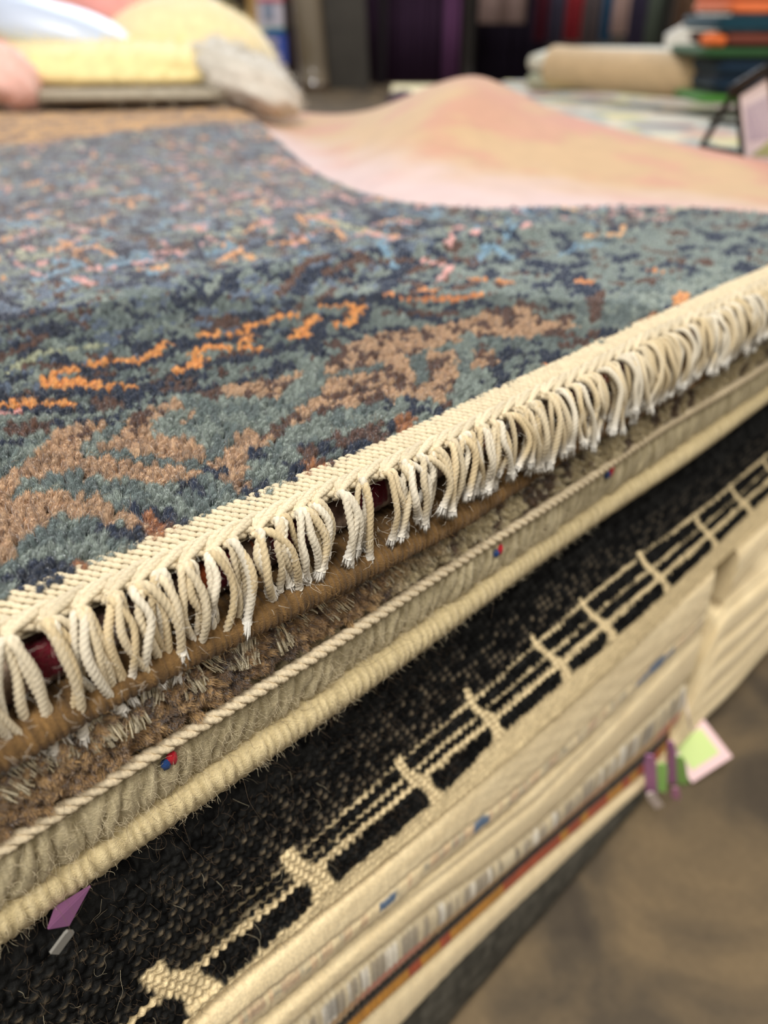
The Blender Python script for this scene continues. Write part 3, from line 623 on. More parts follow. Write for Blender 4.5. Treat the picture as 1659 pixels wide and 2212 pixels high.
bead = lambda S, V: np.abs(np.sin(math.pi * (S / .0036 + 1.3 * fbm(S / .007, V * 3, 2) + (np.floor(V * 4) % 2) * .5))) * np.abs(np.sin(math.pi * V * 4))
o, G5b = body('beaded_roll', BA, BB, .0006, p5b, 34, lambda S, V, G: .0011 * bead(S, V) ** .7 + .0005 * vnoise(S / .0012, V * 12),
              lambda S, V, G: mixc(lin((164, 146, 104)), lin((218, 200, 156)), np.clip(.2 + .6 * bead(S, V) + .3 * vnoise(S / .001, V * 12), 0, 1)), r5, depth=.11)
mb = MB(); ss = np.arange(BA, BB, .001)
for k in range(3):
    ph = ss * 2 * math.pi / .0125 + k * 2 * math.pi / 3; Pc = np.stack([ss, -.0006 + .00115 * np.cos(ph) + .0006 * np.sin(ss * 40), -.0588 + .0013 * np.sin(ph) + .0010 * np.sin(ss * 18 + 1.5)], 1)
    cord(mb, Pc, .00135, lin((236, 218, 184)), step=.0009, nv=9, ply=2, pitch=.0036, lob=.26)
mb.build('braided_cord', M['weave'], r5)
for (sx, zx, f) in ((.0652, -.0635, 1.0), (.2198, -.0660, 1.0), (.3037, -.0625, 1.25), (.497, -.0665, 1.2)):
    for q, cc in ((1, (176, 32, 44)), (-1, (34, 62, 112))):
        if sx > .45 and q > 0: continue
        mb = MB(); g = 12; th_ = np.linspace(0, 2 * math.pi, g, endpoint=False)
        V = []; cen = np.array([sx + q * .0011 * f, -.0012, zx - (0 if q > 0 else .0008)])
        for a in np.linspace(-1.45, 1.45, 9): V.append(np.stack([cen[0] + .0018 * f * (.85 if q < 0 else 1) * math.cos(a) * np.cos(th_) * (1 + .12 * RNG.normal(size=g)), cen[1] + .0014 * math.cos(a) * np.sin(th_), cen[2] + .0025 * f * (.7 if q < 0 else 1) * math.sin(a) + .0002 * RNG.normal(size=g)], 1))
        mb.add(np.concatenate(V), gridfaces(9, g, wrap=True), lin(cc)); o = mb.build('marker_knot', M['wool'], r5); o['label'] = ('red' if q > 0 else 'blue') + ' wool marker knot'
fuzz('loose_fibres', G5, 4200, .0065, M['hair_cream'], r5, smax=.3, curl=.9); fuzz('loose_fibres', G5b, 3000, .004, M['hair_cream'], r5, smax=.3); fuzz('dark_stray_hairs', G5, 90, .03, M['hair_dark'], r5, r=.00005, smax=.2, curl=.6)
fuzz('dark_stray_hairs', G5b, 500, .007, M['hair_dark'], r5, r=.00004, smax=.2, out=(0, -.5, -.9), curl=.6)

# charcoal rug, folded with its back outward: rows of knots and cream lattice
r6 = empty('charcoal_lattice_rug', (0, 0, ZT)); tag(r6, 'charcoal folded rug showing its back with a cream ladder-like lattice, middle of the stack', 'rug')
z6b = zf([(-.3, -.178), (.067, -.181), (.145, -.19), (.273, -.193), (.55, -.199), (.7, -.2)])
def p6(s): b = z6b(s); return [(.055, -.0955), (.020, -.0965), (.0085, -.0985), (.0035, -.1040), (.0005, -.118), (-.003, -.135), (-.0062, -.152), (-.0088, -.172), (-.0105, b + .006), (-.0095, b + .001), (.004, b)]
VX = [(-.075), (-.015), .043, .1005, .1593, .2048, .2533, .2929, .3476, .4121, .462, .515, .57]; VDX = [.013, .013, .0130, .0126, .0195, .0174, .0248, .0269, .0344, .037, .0431, .045, .045]
zA = zf([(-.3, -.150), (.1, -.148), (.16, -.1445), (.22, -.142), (.3, -.1355), (.35, -.133), (.6, -.137)]); zC = zf([(-.3, -.154), (.04, -.1560), (.113, -.1605), (.174, -.160), (.267, -.158), (.363, -.156), (.6, -.159)])
zE = zf([(-.3, -.170), (.113, -.176), (.18, -.178), (.22, -.1715), (.28, -.1705), (.45, -.172), (.6, -.172)])
vt = np.array([-.142, -.142, -.141, -.1404, -.1395, -.1331, -.131, -.1308, -.1294, -.1339, -.1352, -.136, -.136]); vb = np.array([-.173, -.173, -.173, -.175, -.178, -.171, -.170, -.168, -.170, -.172, -.172, -.172, -.172])
knot = lambda S, Z: np.abs(np.sin(math.pi * (S / .0038 + .5 * (np.floor(Z / .0036) % 2)))) * np.abs(np.sin(math.pi * Z / .0036))
def col6(S, V, G):
    z = G[..., 2]; row = (z + .0007 * np.sin(S * 90)) / .0036; kz = np.floor(row); ks = np.floor(S / .0038 + .5 * (kz % 2)); rnd = _N[(ks.astype(int) * 31 + kz.astype(int) * 57) & 255, (kz.astype(int) * 13 + ks.astype(int) * 3) & 255]
    base = mixc(lin((14, 14, 14)), lin((36, 36, 35)), rnd)
    kn = knot(S, z + .0007 * np.sin(S * 90)); spk = smooth(.45, .8, kn) * smooth(.35, .8, rnd + .25 * (vnoise(S / .02, z / .01) - .5)) * smooth(.108, .120, -z) * (z > zA(S) - .001)
    base = mixc(base, mixc(lin((80, 70, 58)), lin((130, 116, 94)), rnd), spk * .62)
    lat = lin((238, 216, 170)); e = .0011 * (fbm(S / .003, z / .003, 2) - .5) * 2 + .0005 * (kn - .5)
    m = np.zeros(S.shape)
    def ln(zc, h, a=1.0): return a * (1 - smooth(h * .75, h * 1.25, np.abs(z - zc + e)))
    zB = (zA(S) + zC(S)) / 2 - .0002; jn = 1 + .35 * (fbm(S / .01, S * 0, 2) - .5)
    m = np.maximum(m, ln(zC(S), .0021 * jn, .97)); m = np.maximum(m, ln(zB, .00095 * jn, .72) * smooth(.05, .13, S)); m = np.maximum(m, ln(zA(S) + .001, .0010 * jn, .72) * smooth(.05, .12, S))
    for x, dx, a, b in zip(VX, VDX, vt, vb):
        u = (a - z) / (a - b); xc = x + dx * u - .0016 * np.sin(np.clip(u, 0, 1) * 6.283) + .0016 * (fbm(z / .006 + x * 90, z * 0, 2) - .5); wv = .0015 + .0012 * np.clip(u, 0, 1) + .0024 * (1 - smooth(.05, .2, x)) + .0018 * np.exp(-((z - zC(S)) / .0035) ** 2) + .0016 * np.exp(-((z - b) / .004) ** 2)
        m = np.maximum(m, (1 - smooth(.8, 1.2, np.abs(S - xc + e) / wv)) * (z < a) * (z > b - .003))
    m = np.maximum(m, smooth(-.0006, .0006, zE(S) - z + e * 1.4))
    return mixc(base, lat * (0.92 + .14 * rnd[..., None]), m * .97)
knot = lambda S, Z: np.abs(np.sin(math.pi * (S / .0038 + .5 * (np.floor(Z / .0036) % 2)))) * np.abs(np.sin(math.pi * Z / .0036))
o, G6 = body('folded_back', BA, .66, .0007, p6, 170, lambda S, V, G: .0017 * (1 - .75 * smooth(0, .002, zE(S) - G[..., 2])) * knot(S, G[..., 2] + .0007 * np.sin(S * 90)) + .0008 * fbm(S / .004, V * 30, 2) + .0022 * np.sin(S * 14 + V * 4), col6, r6, M['charcoal'])
fuzz('loose_fibres', G6, 3500, .006, M['hair_dark'], r6, smax=.2); fuzz('loose_fibres', G6, 60, .014, M['hair_cream'], r6, r=.00003, smax=.12, smin=.0)

# cream folded rugs and thin patterned rugs below
S1z = zf([(-.3, -.196), (.07, -.2010), (.125, -.212), (.17, -.2155), (.25, -.2300), (.33, -.234), (.41, -.2370), (.52, -.242)])
z8 = zf([(-.3, -.206), (.07, -.213), (.10, -.2180), (.17, -.2270), (.25, -.2400), (.35, -.2480), (.42, -.2490), (.52, -.253)])
z9 = zf([(-.3, -.232), (.0948, -.2415), (.1603, -.2540), (.2669, -.288), (.4612, -.3025), (.52, -.310)])
z9r = zf([(-.3, -.250), (.1103, -.262), (.2676, -.2951), (.4161, -.3237), (.52, -.335)])
z10 = zf([(-.3, -.268), (.1257, -.2790), (.271, -.3085), (.42, -.345), (.52, -.360)])
z11 = zf([(-.3, -.290), (.13, -.3030), (.2782, -.3345), (.4371, -.3790), (.479, -.379), (.490, -.330), (.502, -.270), (.52, -.258), (.60, -.268), (.9, -.29)])
z12 = zf([(-.3, -.345), (.1619, -.3530), (.2006, -.3560), (.2866, -.3708), (.42, -.3985), (.47, -.405), (.9, -.41)])
CREAM = lin((250, 230, 186)); CREAMD = lin((226, 202, 156))
wv_ = lambda S, Z, a=.0016, b=.0011: np.abs(np.sin(math.pi * S / a)) * np.abs(np.sin(math.pi * Z / b))
def creamcol(S, V, G, extra=None):
    c = mixc(CREAMD, CREAM, np.clip(.35 + .8 * (fbm(S / .02, G[..., 2] / .004, 3) - .2) + .2 * wv_(S, G[..., 2]), 0, 1)); return c
r7 = empty('cream_blue_spotted_rug', (0, 0, ZT)); tag(r7, 'cream folded rug with faint blue and grey spots directly below the charcoal rug', 'rug')
def p7(s): a = float(z6b(s)) - .0032; b = float(z8(s)); m_ = a + (b - a) * .55; return [(.03, a), (-.004, a - .0003), (-.0105, a - .003), (-.0125, m_), (-.0120, b + .004), (-.0085, b + .0008), (.02, b)]
def c7(S, V, G):
    c = creamcol(S, V, G); z = G[..., 2]; sp = np.exp(-((z - S1z(S)) / .0038) ** 2); kx = vnoise(S / .0038, S * 0 + 3); kk = vnoise(S / .0016, z / .002)
    c = mixc(c, lin((156, 152, 136)), sp * (kx > .42) * .75 * kk * 1.4); c = mixc(c, lin((206, 158, 124)), sp * (vnoise(S / .003 + 60, S * 0) > .66) * .5)
    bl = ((np.abs(S - .395) < .032 + .02 * (kx - .5)) & (np.abs(z - S1z(.4) + .05 * (S - .395) + .002) < .0042 * (1.2 - np.abs(S - .395) / .035))) | ((np.abs(S - .212) < .006) & (sp > .5)) | ((np.abs(S - .145) < .005) & (sp > .6))
    return mixc(c, lin((72, 104, 138)), bl * .95)
ridge = lambda z, zc, w_, a: a * np.exp(-((z - zc) / w_) ** 2)
o, G7 = body('folded_edge', BA, .478, .0010, p7, 60, lambda S, V, G: .0004 * wv_(S, G[..., 2]) - ridge(G[..., 2], S1z(S) + .0045, .0012, .0016) + .0012 * (fbm(S / .03, V * 6, 2) - .5) + .0005 * (vnoise(S / .0022, V * 20) - .5), c7, r7, endr=.02)
r8 = empty('plain_cream_rug', (0, 0, ZT)); tag(r8, 'plain cream folded rug with creased layers between two spotted rugs', 'rug')
def p8(s): a = float(z8(s)) - .0020; b = float(z9(s)); return [(.03, a), (-.004, a - .0003), (-.0110, a - .003), (-.0130, a + (b - a) * .5), (-.0115, b + .004), (-.007, b + .0008), (.02, b)]
o, G8 = body('folded_edge', BA, .478, .0010, p8, 50, lambda S, V, G: .0004 * wv_(S, G[..., 2]) - .0018 * np.exp(-((V - .42 - .05 * np.sin(S * 9)) / .022) ** 2) - .0014 * np.exp(-((V - .70) / .02) ** 2) + .0010 * (fbm(S / .03, V * 6, 2) - .5), creamcol, r8, endr=.015)
r9 = empty('grey_pink_spotted_rug', (0, 0, ZT)); tag(r9, 'thin rug edge flecked grey and white with a salmon red lower line', 'rug')
def p9(s): a = float(z9(s)) - .0020; b = float(z10(s)); return [(.03, a), (-.006, a - .0003), (-.0112, a - .003), (-.0122, a + (b - a) * .5), (-.0108, b + .003), (-.005, b + .0006), (.02, b)]
def c9(S, V, G):
    z = G[..., 2]; u = (z9(S) - z) / (z9(S) - z10(S)); c = mixc(lin((196, 178, 142)), lin((214, 200, 168)), vnoise(S / .002, V * 8)); k = vnoise(S / .0034 + 3, S * 0 + 8)
    c = mixc(c, lin((126, 116, 108)), ((k > .38) & (u > .12) & (u < .56)) * .6); c = mixc(c, lin((232, 226, 212)), ((vnoise(S / .005 + 13, S * 0 + 2) > .74) & (u > .12) & (u < .56)) * .7)
    c = mixc(c, lin((70, 62, 56)), ((vnoise(S / .004 + 83, S * 0 + 2) > .80) & (u > .15) & (u < .5)) * .5)
    c = mixc(c, mixc(lin((192, 112, 88)), lin((182, 142, 92)), smooth(.3, .6, vnoise(S / .05 + 7, S * 0))), ((u > .58) & (u < .86)) * .85); return mixc(c, lin((70, 58, 44)), (u > .88) * .9)
o, G9 = body('pile_edge', BA, .464, .0009, p9, 40, lambda S, V, G: .0009 * np.abs(np.sin(math.pi * (S / .0036 + V))) + .0004 * vnoise(S / .001, V * 12), c9, r9)
r10 = empty('dark_gold_beaded_rug', (0, 0, ZT)); tag(r10, 'thin dark brown rug edge with a gold and rust orange stitched line', 'rug')
def p10(s): a = float(z10(s)) - .0030; b = float(z11(min(s, .465))) + .0006; return [(.03, a), (-.004, a - .0003), (-.0085, a - .003), (-.0092, a + (b - a) * .5), (-.0104, b + .004), (-.005, b + .0006), (.02, b)]
def c10(S, V, G):
    z = G[..., 2]; b = z11(np.minimum(S, .465)); u = (z10(S) - z) / (z10(S) - b); c = mixc(lin((34, 28, 22)), lin((74, 64, 50)), vnoise(S / .0016, V * 12) ** 2)
    g_ = mixc(lin((196, 134, 38)), lin((176, 78, 36)), (vnoise(S / .012 + 3, S * 0 + 5) > .5) * 1.0); return mixc(c, g_ * (0.75 + .4 * vnoise(S / .0012, V * 9)[..., None]), (u > .46) * .9)
o, G10 = body('stitched_edge', BA, .466, .0008, p10, 36, lambda S, V, G: .0010 * np.abs(np.sin(math.pi * (S / .0027))) * (V > .5) + .0007 * np.abs(np.sin(math.pi * S / .0033)) * (V <= .5), c10, r10)
r11 = empty('long_cream_rug', (0, 0, ZT)); tag(r11, 'long cream rug reaching past the others to the right above the floor', 'rug')
def p11(s): a = float(z11(s)) - .0026; b = float(z12(s)); o_ = -.011 - .004 * float(smooth(.46, .60, s)); return [(.03, a), (-.002, a - .0006), (o_ + .003, a - .004), (o_, a + (b - a) * .3), (o_, a + (b - a) * .7), (o_ + .003, b + .003), (.0, b + .0006), (.03, b)]
def d11(S, V, G):
    k = smooth(.42, .55, S); r = 0
    for vc in (.20, .34, .46, .60, .71, .83): r = r - .0050 * np.exp(-((V - vc) / .018) ** 2)
    return k * r + .0003 * wv_(S, G[..., 2]) + .0012 * (fbm(S / .05, V * 5, 2) - .5)
o, G11 = body('folded_edge', BA, .92, .0014, p11, 80, d11, lambda S, V, G: creamcol(S, V, G), r11)
r12 = empty('slate_grey_rug', (0, 0, ZT)); tag(r12, 'dark slate grey rug at the very bottom of the stack beside the floor', 'rug')
def p12(s): a = float(z12(min(s, .455))) - .0026; b = -.4375; return [(.03, a), (-.001, a - .0006), (-.0070, a - .006), (-.0085, a + (b - a) * .5), (-.0062, b + .010), (-.001, b + .002), (.03, b)]
o, G12 = body('pile_edge', BA, .455, .0012, p12, 50, lambda S, V, G: .0009 * knot(S, G[..., 2]) + .0012 * (fbm(S / .04, V * 3, 2) - .5), lambda S, V, G: mixc(mixc(lin((54, 53, 48)), lin((108, 104, 94)), fbm(S / .006, V * 12, 3)), lin((84, 74, 70)), smooth(.6, .9, V) * .7), r12, M['charcoal'], endr=.012)
r14 = empty('maroon_rug', (0, 0, ZT)); tag(r14, 'dark maroon rug glimpsed in the gap at the right end below the charcoal rug', 'rug')
body('folded_edge', .484, .92, .002, lambda s: [(.04, -.2035), (.014, -.2045), (.008, -.212), (.006, -.232), (.010, -.252), (.04, -.2545)], 24, lambda S, V, G: .0008 * fbm(S / .01, V * 6, 2), lambda S, V, G: mixc(mixc(lin((70, 26, 48)), lin((96, 40, 66)), fbm(S / .01, V * 5, 2)), lin((66, 66, 40)), (S < .515) * .9), r14, depth=.3)
r15 = empty('short_ivory_rug', (0, 0, ZT)); tag(r15, 'short ivory fold wedged beside the maroon rug under the charcoal rug, right edge', 'rug')
body('folded_edge', .506, .580, .0015, lambda s: [(.006, -.2030), (-.004, -.2040), (-.0100, -.2100), (-.0115, -.2260 + (s - .5) * .1), (-.0090, -.2500 + (s - .5) * .45), (-.002, -.2530 + (s - .5) * .45), (.006, -.2535 + (s - .5) * .45)], 30, lambda S, V, G: -.002 * np.exp(-((V - .5) / .03) ** 2), creamcol, r15, depth=.008, endr=.02)
# core that carries the top rug behind the worked edges
r13 = empty('core_rug', (0, 0, ZT))

# ------------------------------------------------------------------ price tags
def card_mesh(mb, c, u, v, w_, h_, th_, col, chamfer=0):
    u = np.array(u, float); u /= np.linalg.norm(u); v = np.array(v, float); v -= u * (u @ v); v /= np.linalg.norm(v); n_ = np.cross(u, v)
    pts = [(-.5, -.5), (.5, -.5), (.5, .5), (-.5, .5)] if not chamfer else [(-.5, -.5), (.5, -.5), (.5, .5 - chamfer), (.5 - chamfer, .5), (-.5 + chamfer, .5), (-.5, .5 - chamfer)]
    A = [c + u * a * w_ + v * b * h_ for a, b in pts]; B = [p + n_ * th_ for p in A]; k = len(A)
    mb.add(np.array(A + B), [np.arange(k)[None, ::-1], np.arange(k, 2 * k)[None], np.array([[i, (i + 1) % k, (i + 1) % k + k, i + k] for i in range(k)])], col)
paperm = mat('tag_paper', attr='Col', rough=.6, spec=.3)
CW = np.array([0, -D0, ZT + CAMZ])
def vcard(mb, c, up, w_, h_, th_, col, ch=0, roll=0.0):
    'card at world point c turned towards the aisle'
    nv_ = CW - np.array(c); nv_ /= np.linalg.norm(nv_); v = np.array(up, float); v -= nv_ * (v @ nv_); v /= np.linalg.norm(v); u = np.cross(v, nv_)
    u2 = u * math.cos(roll) + v * math.sin(roll); v2 = -u * math.sin(roll) + v * math.cos(roll)
    return u2, v2, nv_
def sp(x, y, t):
    s, z = side(x, y, t); return np.array([s, t, z + ZT])
tg = empty('price_tag', sp(130, 1990, -.008)); tag(tg, 'mauve paper tag with grey plastic clip hanging below the beige rug, lower left', 'tag')
o0 = np.array(tg.location)
mb = MB(); a, b, c_ = sp(196, 1915, -.004) - o0, sp(104, 2008, -.007) - o0, sp(150, 2000, -.0075) - o0; th_ = np.array([.0, .0006, 0]); q = sp(120, 1962, -.002) - o0
mb.add([a, b, c_, q, a + th_, b + th_, c_ + th_, q + th_], [np.array([[0, 2, 1, 3], [4, 7, 5, 6]]), np.array([[0, 4, 6, 2], [2, 6, 5, 1], [1, 5, 7, 3], [3, 7, 4, 0]])], lin((112, 72, 104)))
mb.build('card', paperm, tg, smooth_=False)
mb = MB(); card_mesh(mb, sp(133, 2032, -.011) - o0, sp(145, 2030, -.011) - sp(120, 2028, -.011), (-.1, 0, 1), .0030, .0068, .0009, lin((128, 126, 120)), .12); mb.build('plastic_clip', mat('grey_plastic', attr='Col', rough=.35), tg, smooth_=False)
# right hand bunch of tags
tb = empty('price_tag', sp(1500, 1620, -.02)); tag(tb, 'pink edged tag with pale green centre hanging low in front of the floor', 'tag')
o0 = np.array(tb.location); dn = np.array([.05, 0, -1.0])
c_ = sp(1508, 1622, -.02); u2, v2, nv_ = vcard(None, c_, (0, 0, 1), 0, 0, 0, None, roll=-.62)
mb = MB(); card_mesh(mb, c_ - o0, u2, v2, .036, .040, .0012, lin((240, 206, 208))); mb.build('card', paperm, tb, smooth_=False)
mb = MB(); card_mesh(mb, c_ - o0 + nv_ * .0006 - u2 * .002, u2, v2, .024, .027, .0012, lin((206, 226, 150))); o = mb.build('printed_panel', paperm, tb, smooth_=False)
mb = MB(); cord(mb, catmull([sp(1478, 1500, -.006) - o0, sp(1485, 1540, -.018) - o0, sp(1492, 1575, -.02) - o0], 5), .0010, lin((230, 215, 200)), nv=6, step=.002); mb.build('string', M['weave'], tb)
tb = empty('ribbon_tag', sp(1440, 1650, -.016)); tag(tb, 'bunch of mauve and green paper strips hanging at the corner of the grey rug', 'tag'); o0 = np.array(tb.location)
for k, (x0, y0, x1, y1, cc, wd) in enumerate([(1403, 1630, 1408, 1712, (200, 140, 186), .0088), (1430, 1648, 1427, 1708, (176, 236, 130), .0085), (1449, 1600, 1452, 1690, (190, 130, 176), .0070), (1466, 1632, 1478, 1706, (176, 236, 130), .0090), (1402, 1712, 1424, 1742, (238, 224, 218), .0070), (1458, 1700, 1463, 1748, (214, 150, 186), .0068)]):
    t_ = -.016 - .0015 * k; a = sp(x0, y0, t_) - o0; b = sp(x1, y1, t_) - o0; m_ = (a + b) / 2; v_ = a - b; mb = MB(); card_mesh(mb, m_, np.cross(v_, CW - sp(1440, 1650, -.02)), v_, wd, float(np.linalg.norm(v_)), .0008, lin(cc), .2); mb.build('paper_strip', paperm, tb, smooth_=False)
mb = MB(); cord(mb, catmull([sp(1455, 1530, -.006) - o0, sp(1446, 1570, -.014) - o0, sp(1440, 1640, -.018) - o0], 5), .0010, lin((170, 120, 80)), nv=6, step=.002); mb.build('string', M['weave'], tb)

# ------------------------------------------------------------------ pink rug draped beyond
near = []
for (x, y) in EDGE_PX[1:]: near.append(hit(x, y))
near = np.array(near); nx = [p[0] for p in EDGE_PX[1:]]
farpx = [(500, 212, 1.62), (600, 238, 1.60), (700, 246, 1.50), (790, 235, 1.38), (860, 212, 1.30), (930, 185, 1.24), (1000, 167, 1.20), (1050, 170, 1.19), (1110, 196, 1.18), (1180, 232, 1.16), (1260, 262, 1.12), (1380, 296, 1.08), (1500, 322, 1.04), (1659, 355, 1.0), (1800, 382, .97)]
fpts = np.array([at(x, y, f) - [0, 0, ZT] for x, y, f in farpx]); ku = np.linspace(0, 1, 120)
nc, _ = resample(near, 120); fc, _ = resample(catmull(fpts, 8), 120)
vv = np.r_[-.06, np.linspace(0, 1, 60), 1.06, 1.14, 1.25]; G = np.zeros((120, len(vv), 3))
for j, v in enumerate(vv):
    q = nc * (1 - v) + fc * v; z0 = nc[:, 2] - .013; z1 = fc[:, 2]
    vc = np.clip(v, 0, 1); ez = vc ** 1.15 * (1 + .25 * math.sin(math.pi * vc)); q[:, 2] = z0 + (z1 - z0) * ez - .004 * math.sin(vc * math.pi)
    if v > 1: q[:, 2] = z1 - (v - 1) * .30
    q[:, 2] += .003 * np.sin(q[:, 0] * 12 + q[:, 1] * 7) * vc
    G[:, j] = q
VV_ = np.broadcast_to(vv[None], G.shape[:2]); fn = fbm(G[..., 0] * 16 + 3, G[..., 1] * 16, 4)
PC = mixc(lin((200, 164, 120)), lin((200, 148, 118)), smooth(.42, .68, fn)); PC = mixc(PC, lin((212, 186, 184)), (1 - smooth(.10, .46, VV_ + .25 * (fn - .5))) * .9); PC = mixc(PC, lin((204, 140, 128)), smooth(.80, 1.0, VV_ + .2 * (fn - .5)) * .5)  # pale pink border; the sheen of the near slope is also in this colour
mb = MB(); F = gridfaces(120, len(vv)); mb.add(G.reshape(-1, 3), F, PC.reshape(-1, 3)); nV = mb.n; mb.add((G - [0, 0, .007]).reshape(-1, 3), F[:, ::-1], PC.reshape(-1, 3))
E_ = np.concatenate([F[:, [0, 1]], F[:, [1, 2]], F[:, [2, 3]], F[:, [3, 0]]]); key = np.sort(E_, 1); uq, inv, ct = np.unique(key[:, 0] * 10 ** 6 + key[:, 1], return_inverse=True, return_counts=True); R_ = E_[ct[inv] == 1]
mb.Q.append(np.stack([R_[:, 1], R_[:, 0], R_[:, 0] + nV, R_[:, 1] + nV], 1))
M['peach'] = mat('peach_pile', attr='Col', rough=.9, sheen=.3, noise=.05, nscale=40)
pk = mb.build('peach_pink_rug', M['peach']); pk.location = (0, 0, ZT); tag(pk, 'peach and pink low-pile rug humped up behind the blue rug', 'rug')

# ------------------------------------------------------------------ soft goods on the far left of the stack
def blob(name, c, rad, yaw, seed, m, amp=.12, fr_=2.2, sq=1.0, parent=None, flat=.0, tilt=0.0, n=44, rough_=0.0):
    """soft cushion: superellipsoid with folds"""
    th_ = np.linspace(0, 2 * math.pi, n, endpoint=False); ph = np.linspace(-math.pi / 2, math.pi / 2, n // 2); PH, TH = np.meshgrid(ph, th_, indexing='ij')
    f = lambda x, e: np.sign(x) * np.abs(x) ** e
    X = f(np.cos(PH), sq) * f(np.cos(TH), sq); Y = f(np.cos(PH), sq) * f(np.sin(TH), sq); Z = f(np.sin(PH), 1.0)
    nzv = fbm(X * fr_ + seed * 3 + 20, Y * fr_ + Z * fr_ + 9 + seed, 3) - .5; k = 1 + amp * 2 * nzv + rough_ * RNG.normal(size=X.shape)
    V = np.stack([X * rad[0] * k, Y * rad[1] * k, np.where(Z < 0, Z * (1 - flat), Z) * rad[2] * k], -1).reshape(-1, 3)
    V[:, 2] += V[:, 0] * tilt; R = Rmat(yaw); V = V @ R.T; mb = MB(); mb.add(V, [gridfaces(n // 2, n, wrap=True)]); o = mb.build(name, m, parent, colored=False); o.location = c; return o
def fluff(o, n, ln, m, r=.0006, name='fur'):
    me = o.data; V = np.array([v.co[:] for v in me.vertices]); Nn = np.array([v.normal[:] for v in me.vertices]); i = RNG.integers(0, len(V), n)
    b = V[i] + RNG.normal(0, .006, (n, 3)); h = hairs(name, loose(0, b, ln, Nn[i], .35, 4, .4), m, r); h.parent = o; return h
fz = lambda c, n_='fleece': mat(n_, c, rough=.95, sheen=.5, noise=.08, nscale=60, bump=.6, bscale=200)
z_at = lambda f: 0
yel = fz((252, 232, 170)); o = blob('yellow_sheepskin', at(205, 150, 1.46), (.245, .13, .040), .05, 3, yel, .10, 1.6, .7, flat=.3); tag(o, 'pale yellow fluffy sheepskin spread flat at the far left of the stack', 'sheepskin'); fluff(o, 5000, .014, yel)
yel2 = fz((250, 232, 184)); o = blob('yellow_cushion', at(428, 132, 1.70), (.157, .11, .103), .0, 8, yel2, .10, 1.3, .9, flat=.4, tilt=-.12); tag(o, 'cream yellow fluffy cushion domed beside the grey fur piece', 'cushion'); fluff(o, 3500, .012, yel2)
gry = fz((218, 212, 200)); o = blob('grey_fur_throw', at(532, 176, 1.40), (.082, .07, .046), -.1, 5, gry, .22, 2.0, .9, flat=.2, tilt=-.35); tag(o, 'small grey and white fur piece slumped at the end of the yellow cushion', 'fur'); fluff(o, 3500, .010, gry)
slab = MB(); gy = fz((176, 166, 146), 'taupe_shag')
o = blob('taupe_shag_rug', at(150, 194, 1.44), (.285, .15, .012), .05, 12, gy, .05, 4, .45, flat=.0); tag(o, 'thin taupe shag rug under the yellow sheepskin', 'rug'); fluff(o, 6000, .008, gy)
blu_ = mat('satin', (206, 218, 240), rough=.35, sheen=.4, spec=.6, bump=.3, bscale=30); o = blob('pale_blue_cushion', at(135, 70, 1.52), (.120, .09, .044), .0, 9, blu_, .08, 1.5, .8, tilt=-.25); tag(o, 'pale blue satin cushion lying on the yellow sheepskin', 'cushion')
pnk_ = fz((250, 172, 164)); o = blob('pink_cushion', at(262, 38, 1.85), (.130, .10, .075), .0, 14, pnk_, .16, 1.8, .8, tilt=-.12); tag(o, 'coral pink cushion behind the pale blue satin one', 'cushion'); fluff(o, 1500, .01, pnk_)
o = blob('pink_cushion', at(-6, 25, 1.85), (.10, .10, .085), .0, 24, pnk_, .12, 1.8, .8); tag(o, 'coral pink cushion cut by the left frame edge, behind the blue one', 'cushion')
pd = fz((255, 206, 194)); o = blob('pink_fur_throw', at(-2, 150, 1.30), (.052, .05, .040), .0, 31, pd, .15, 1.8, .8, tilt=-.45); tag(o, 'salmon pink fur piece at the left edge in front of the yellow sheepskin', 'fur'); fluff(o, 1200, .008, pd)
o = blob('blue_cushion', at(355, -34, 2.3), (.115, .09, .062), .0, 41, mat('royal_blue_cloth', (26, 104, 176), rough=.8, noise=.05), .06); tag(o, 'royal blue cushion at the top edge behind the pink ones', 'cushion')
o = blob('light_grey_cushion', at(415, 48, 2.15), (.092, .09, .060), .0, 44, mat('light_grey_cloth', (198, 196, 196), rough=.85, noise=.05), .06); tag(o, 'light grey cushion behind the cream yellow one', 'cushion')

# ------------------------------------------------------------------ second stack, roll, folded blankets, easel
def floral_mat(name, cols, sc=16):
    m = bpy.data.materials.new(name); m.use_nodes = True; N = m.node_tree.nodes; K = m.node_tree.links; b = N['Principled BSDF']; tc = N.new('ShaderNodeTexCoord')
    n1 = N.new('ShaderNodeTexNoise'); n1.inputs['Scale'].default_value = sc; n1.inputs['Detail'].default_value = 3; K.new(tc.outputs['Object'], n1.inputs['Vector'])
    vm = N.new('ShaderNodeVectorMath'); vm.operation = 'MULTIPLY_ADD'; K.new(n1.outputs['Color'], vm.inputs[0]); vm.inputs[1].default_value = (.08, .08, .08); K.new(tc.outputs['Object'], vm.inputs[2])
    v = N.new('ShaderNodeTexVoronoi'); v.inputs['Scale'].default_value = sc; K.new(vm.outputs[0], v.inputs['Vector'])
    sx = N.new('ShaderNodeSeparateColor'); K.new(v.outputs['Color'], sx.inputs[0]); cr = N.new('ShaderNodeValToRGB'); cr.color_ramp.interpolation = 'CONSTANT'; e = cr.color_ramp.elements
    e[0].color = L4(cols[0]); e[1].position = 1 / len(cols); e[1].color = L4(cols[1])
    for i in range(2, len(cols)): x = e.new(i / len(cols)); x.color = L4(cols[i])
    K.new(sx.outputs[0], cr.inputs[0]); K.new(cr.outputs[0], b.inputs['Base Color']); b.inputs['Roughness'].default_value = .9; b.inputs['Sheen Weight'].default_value = .3; return m
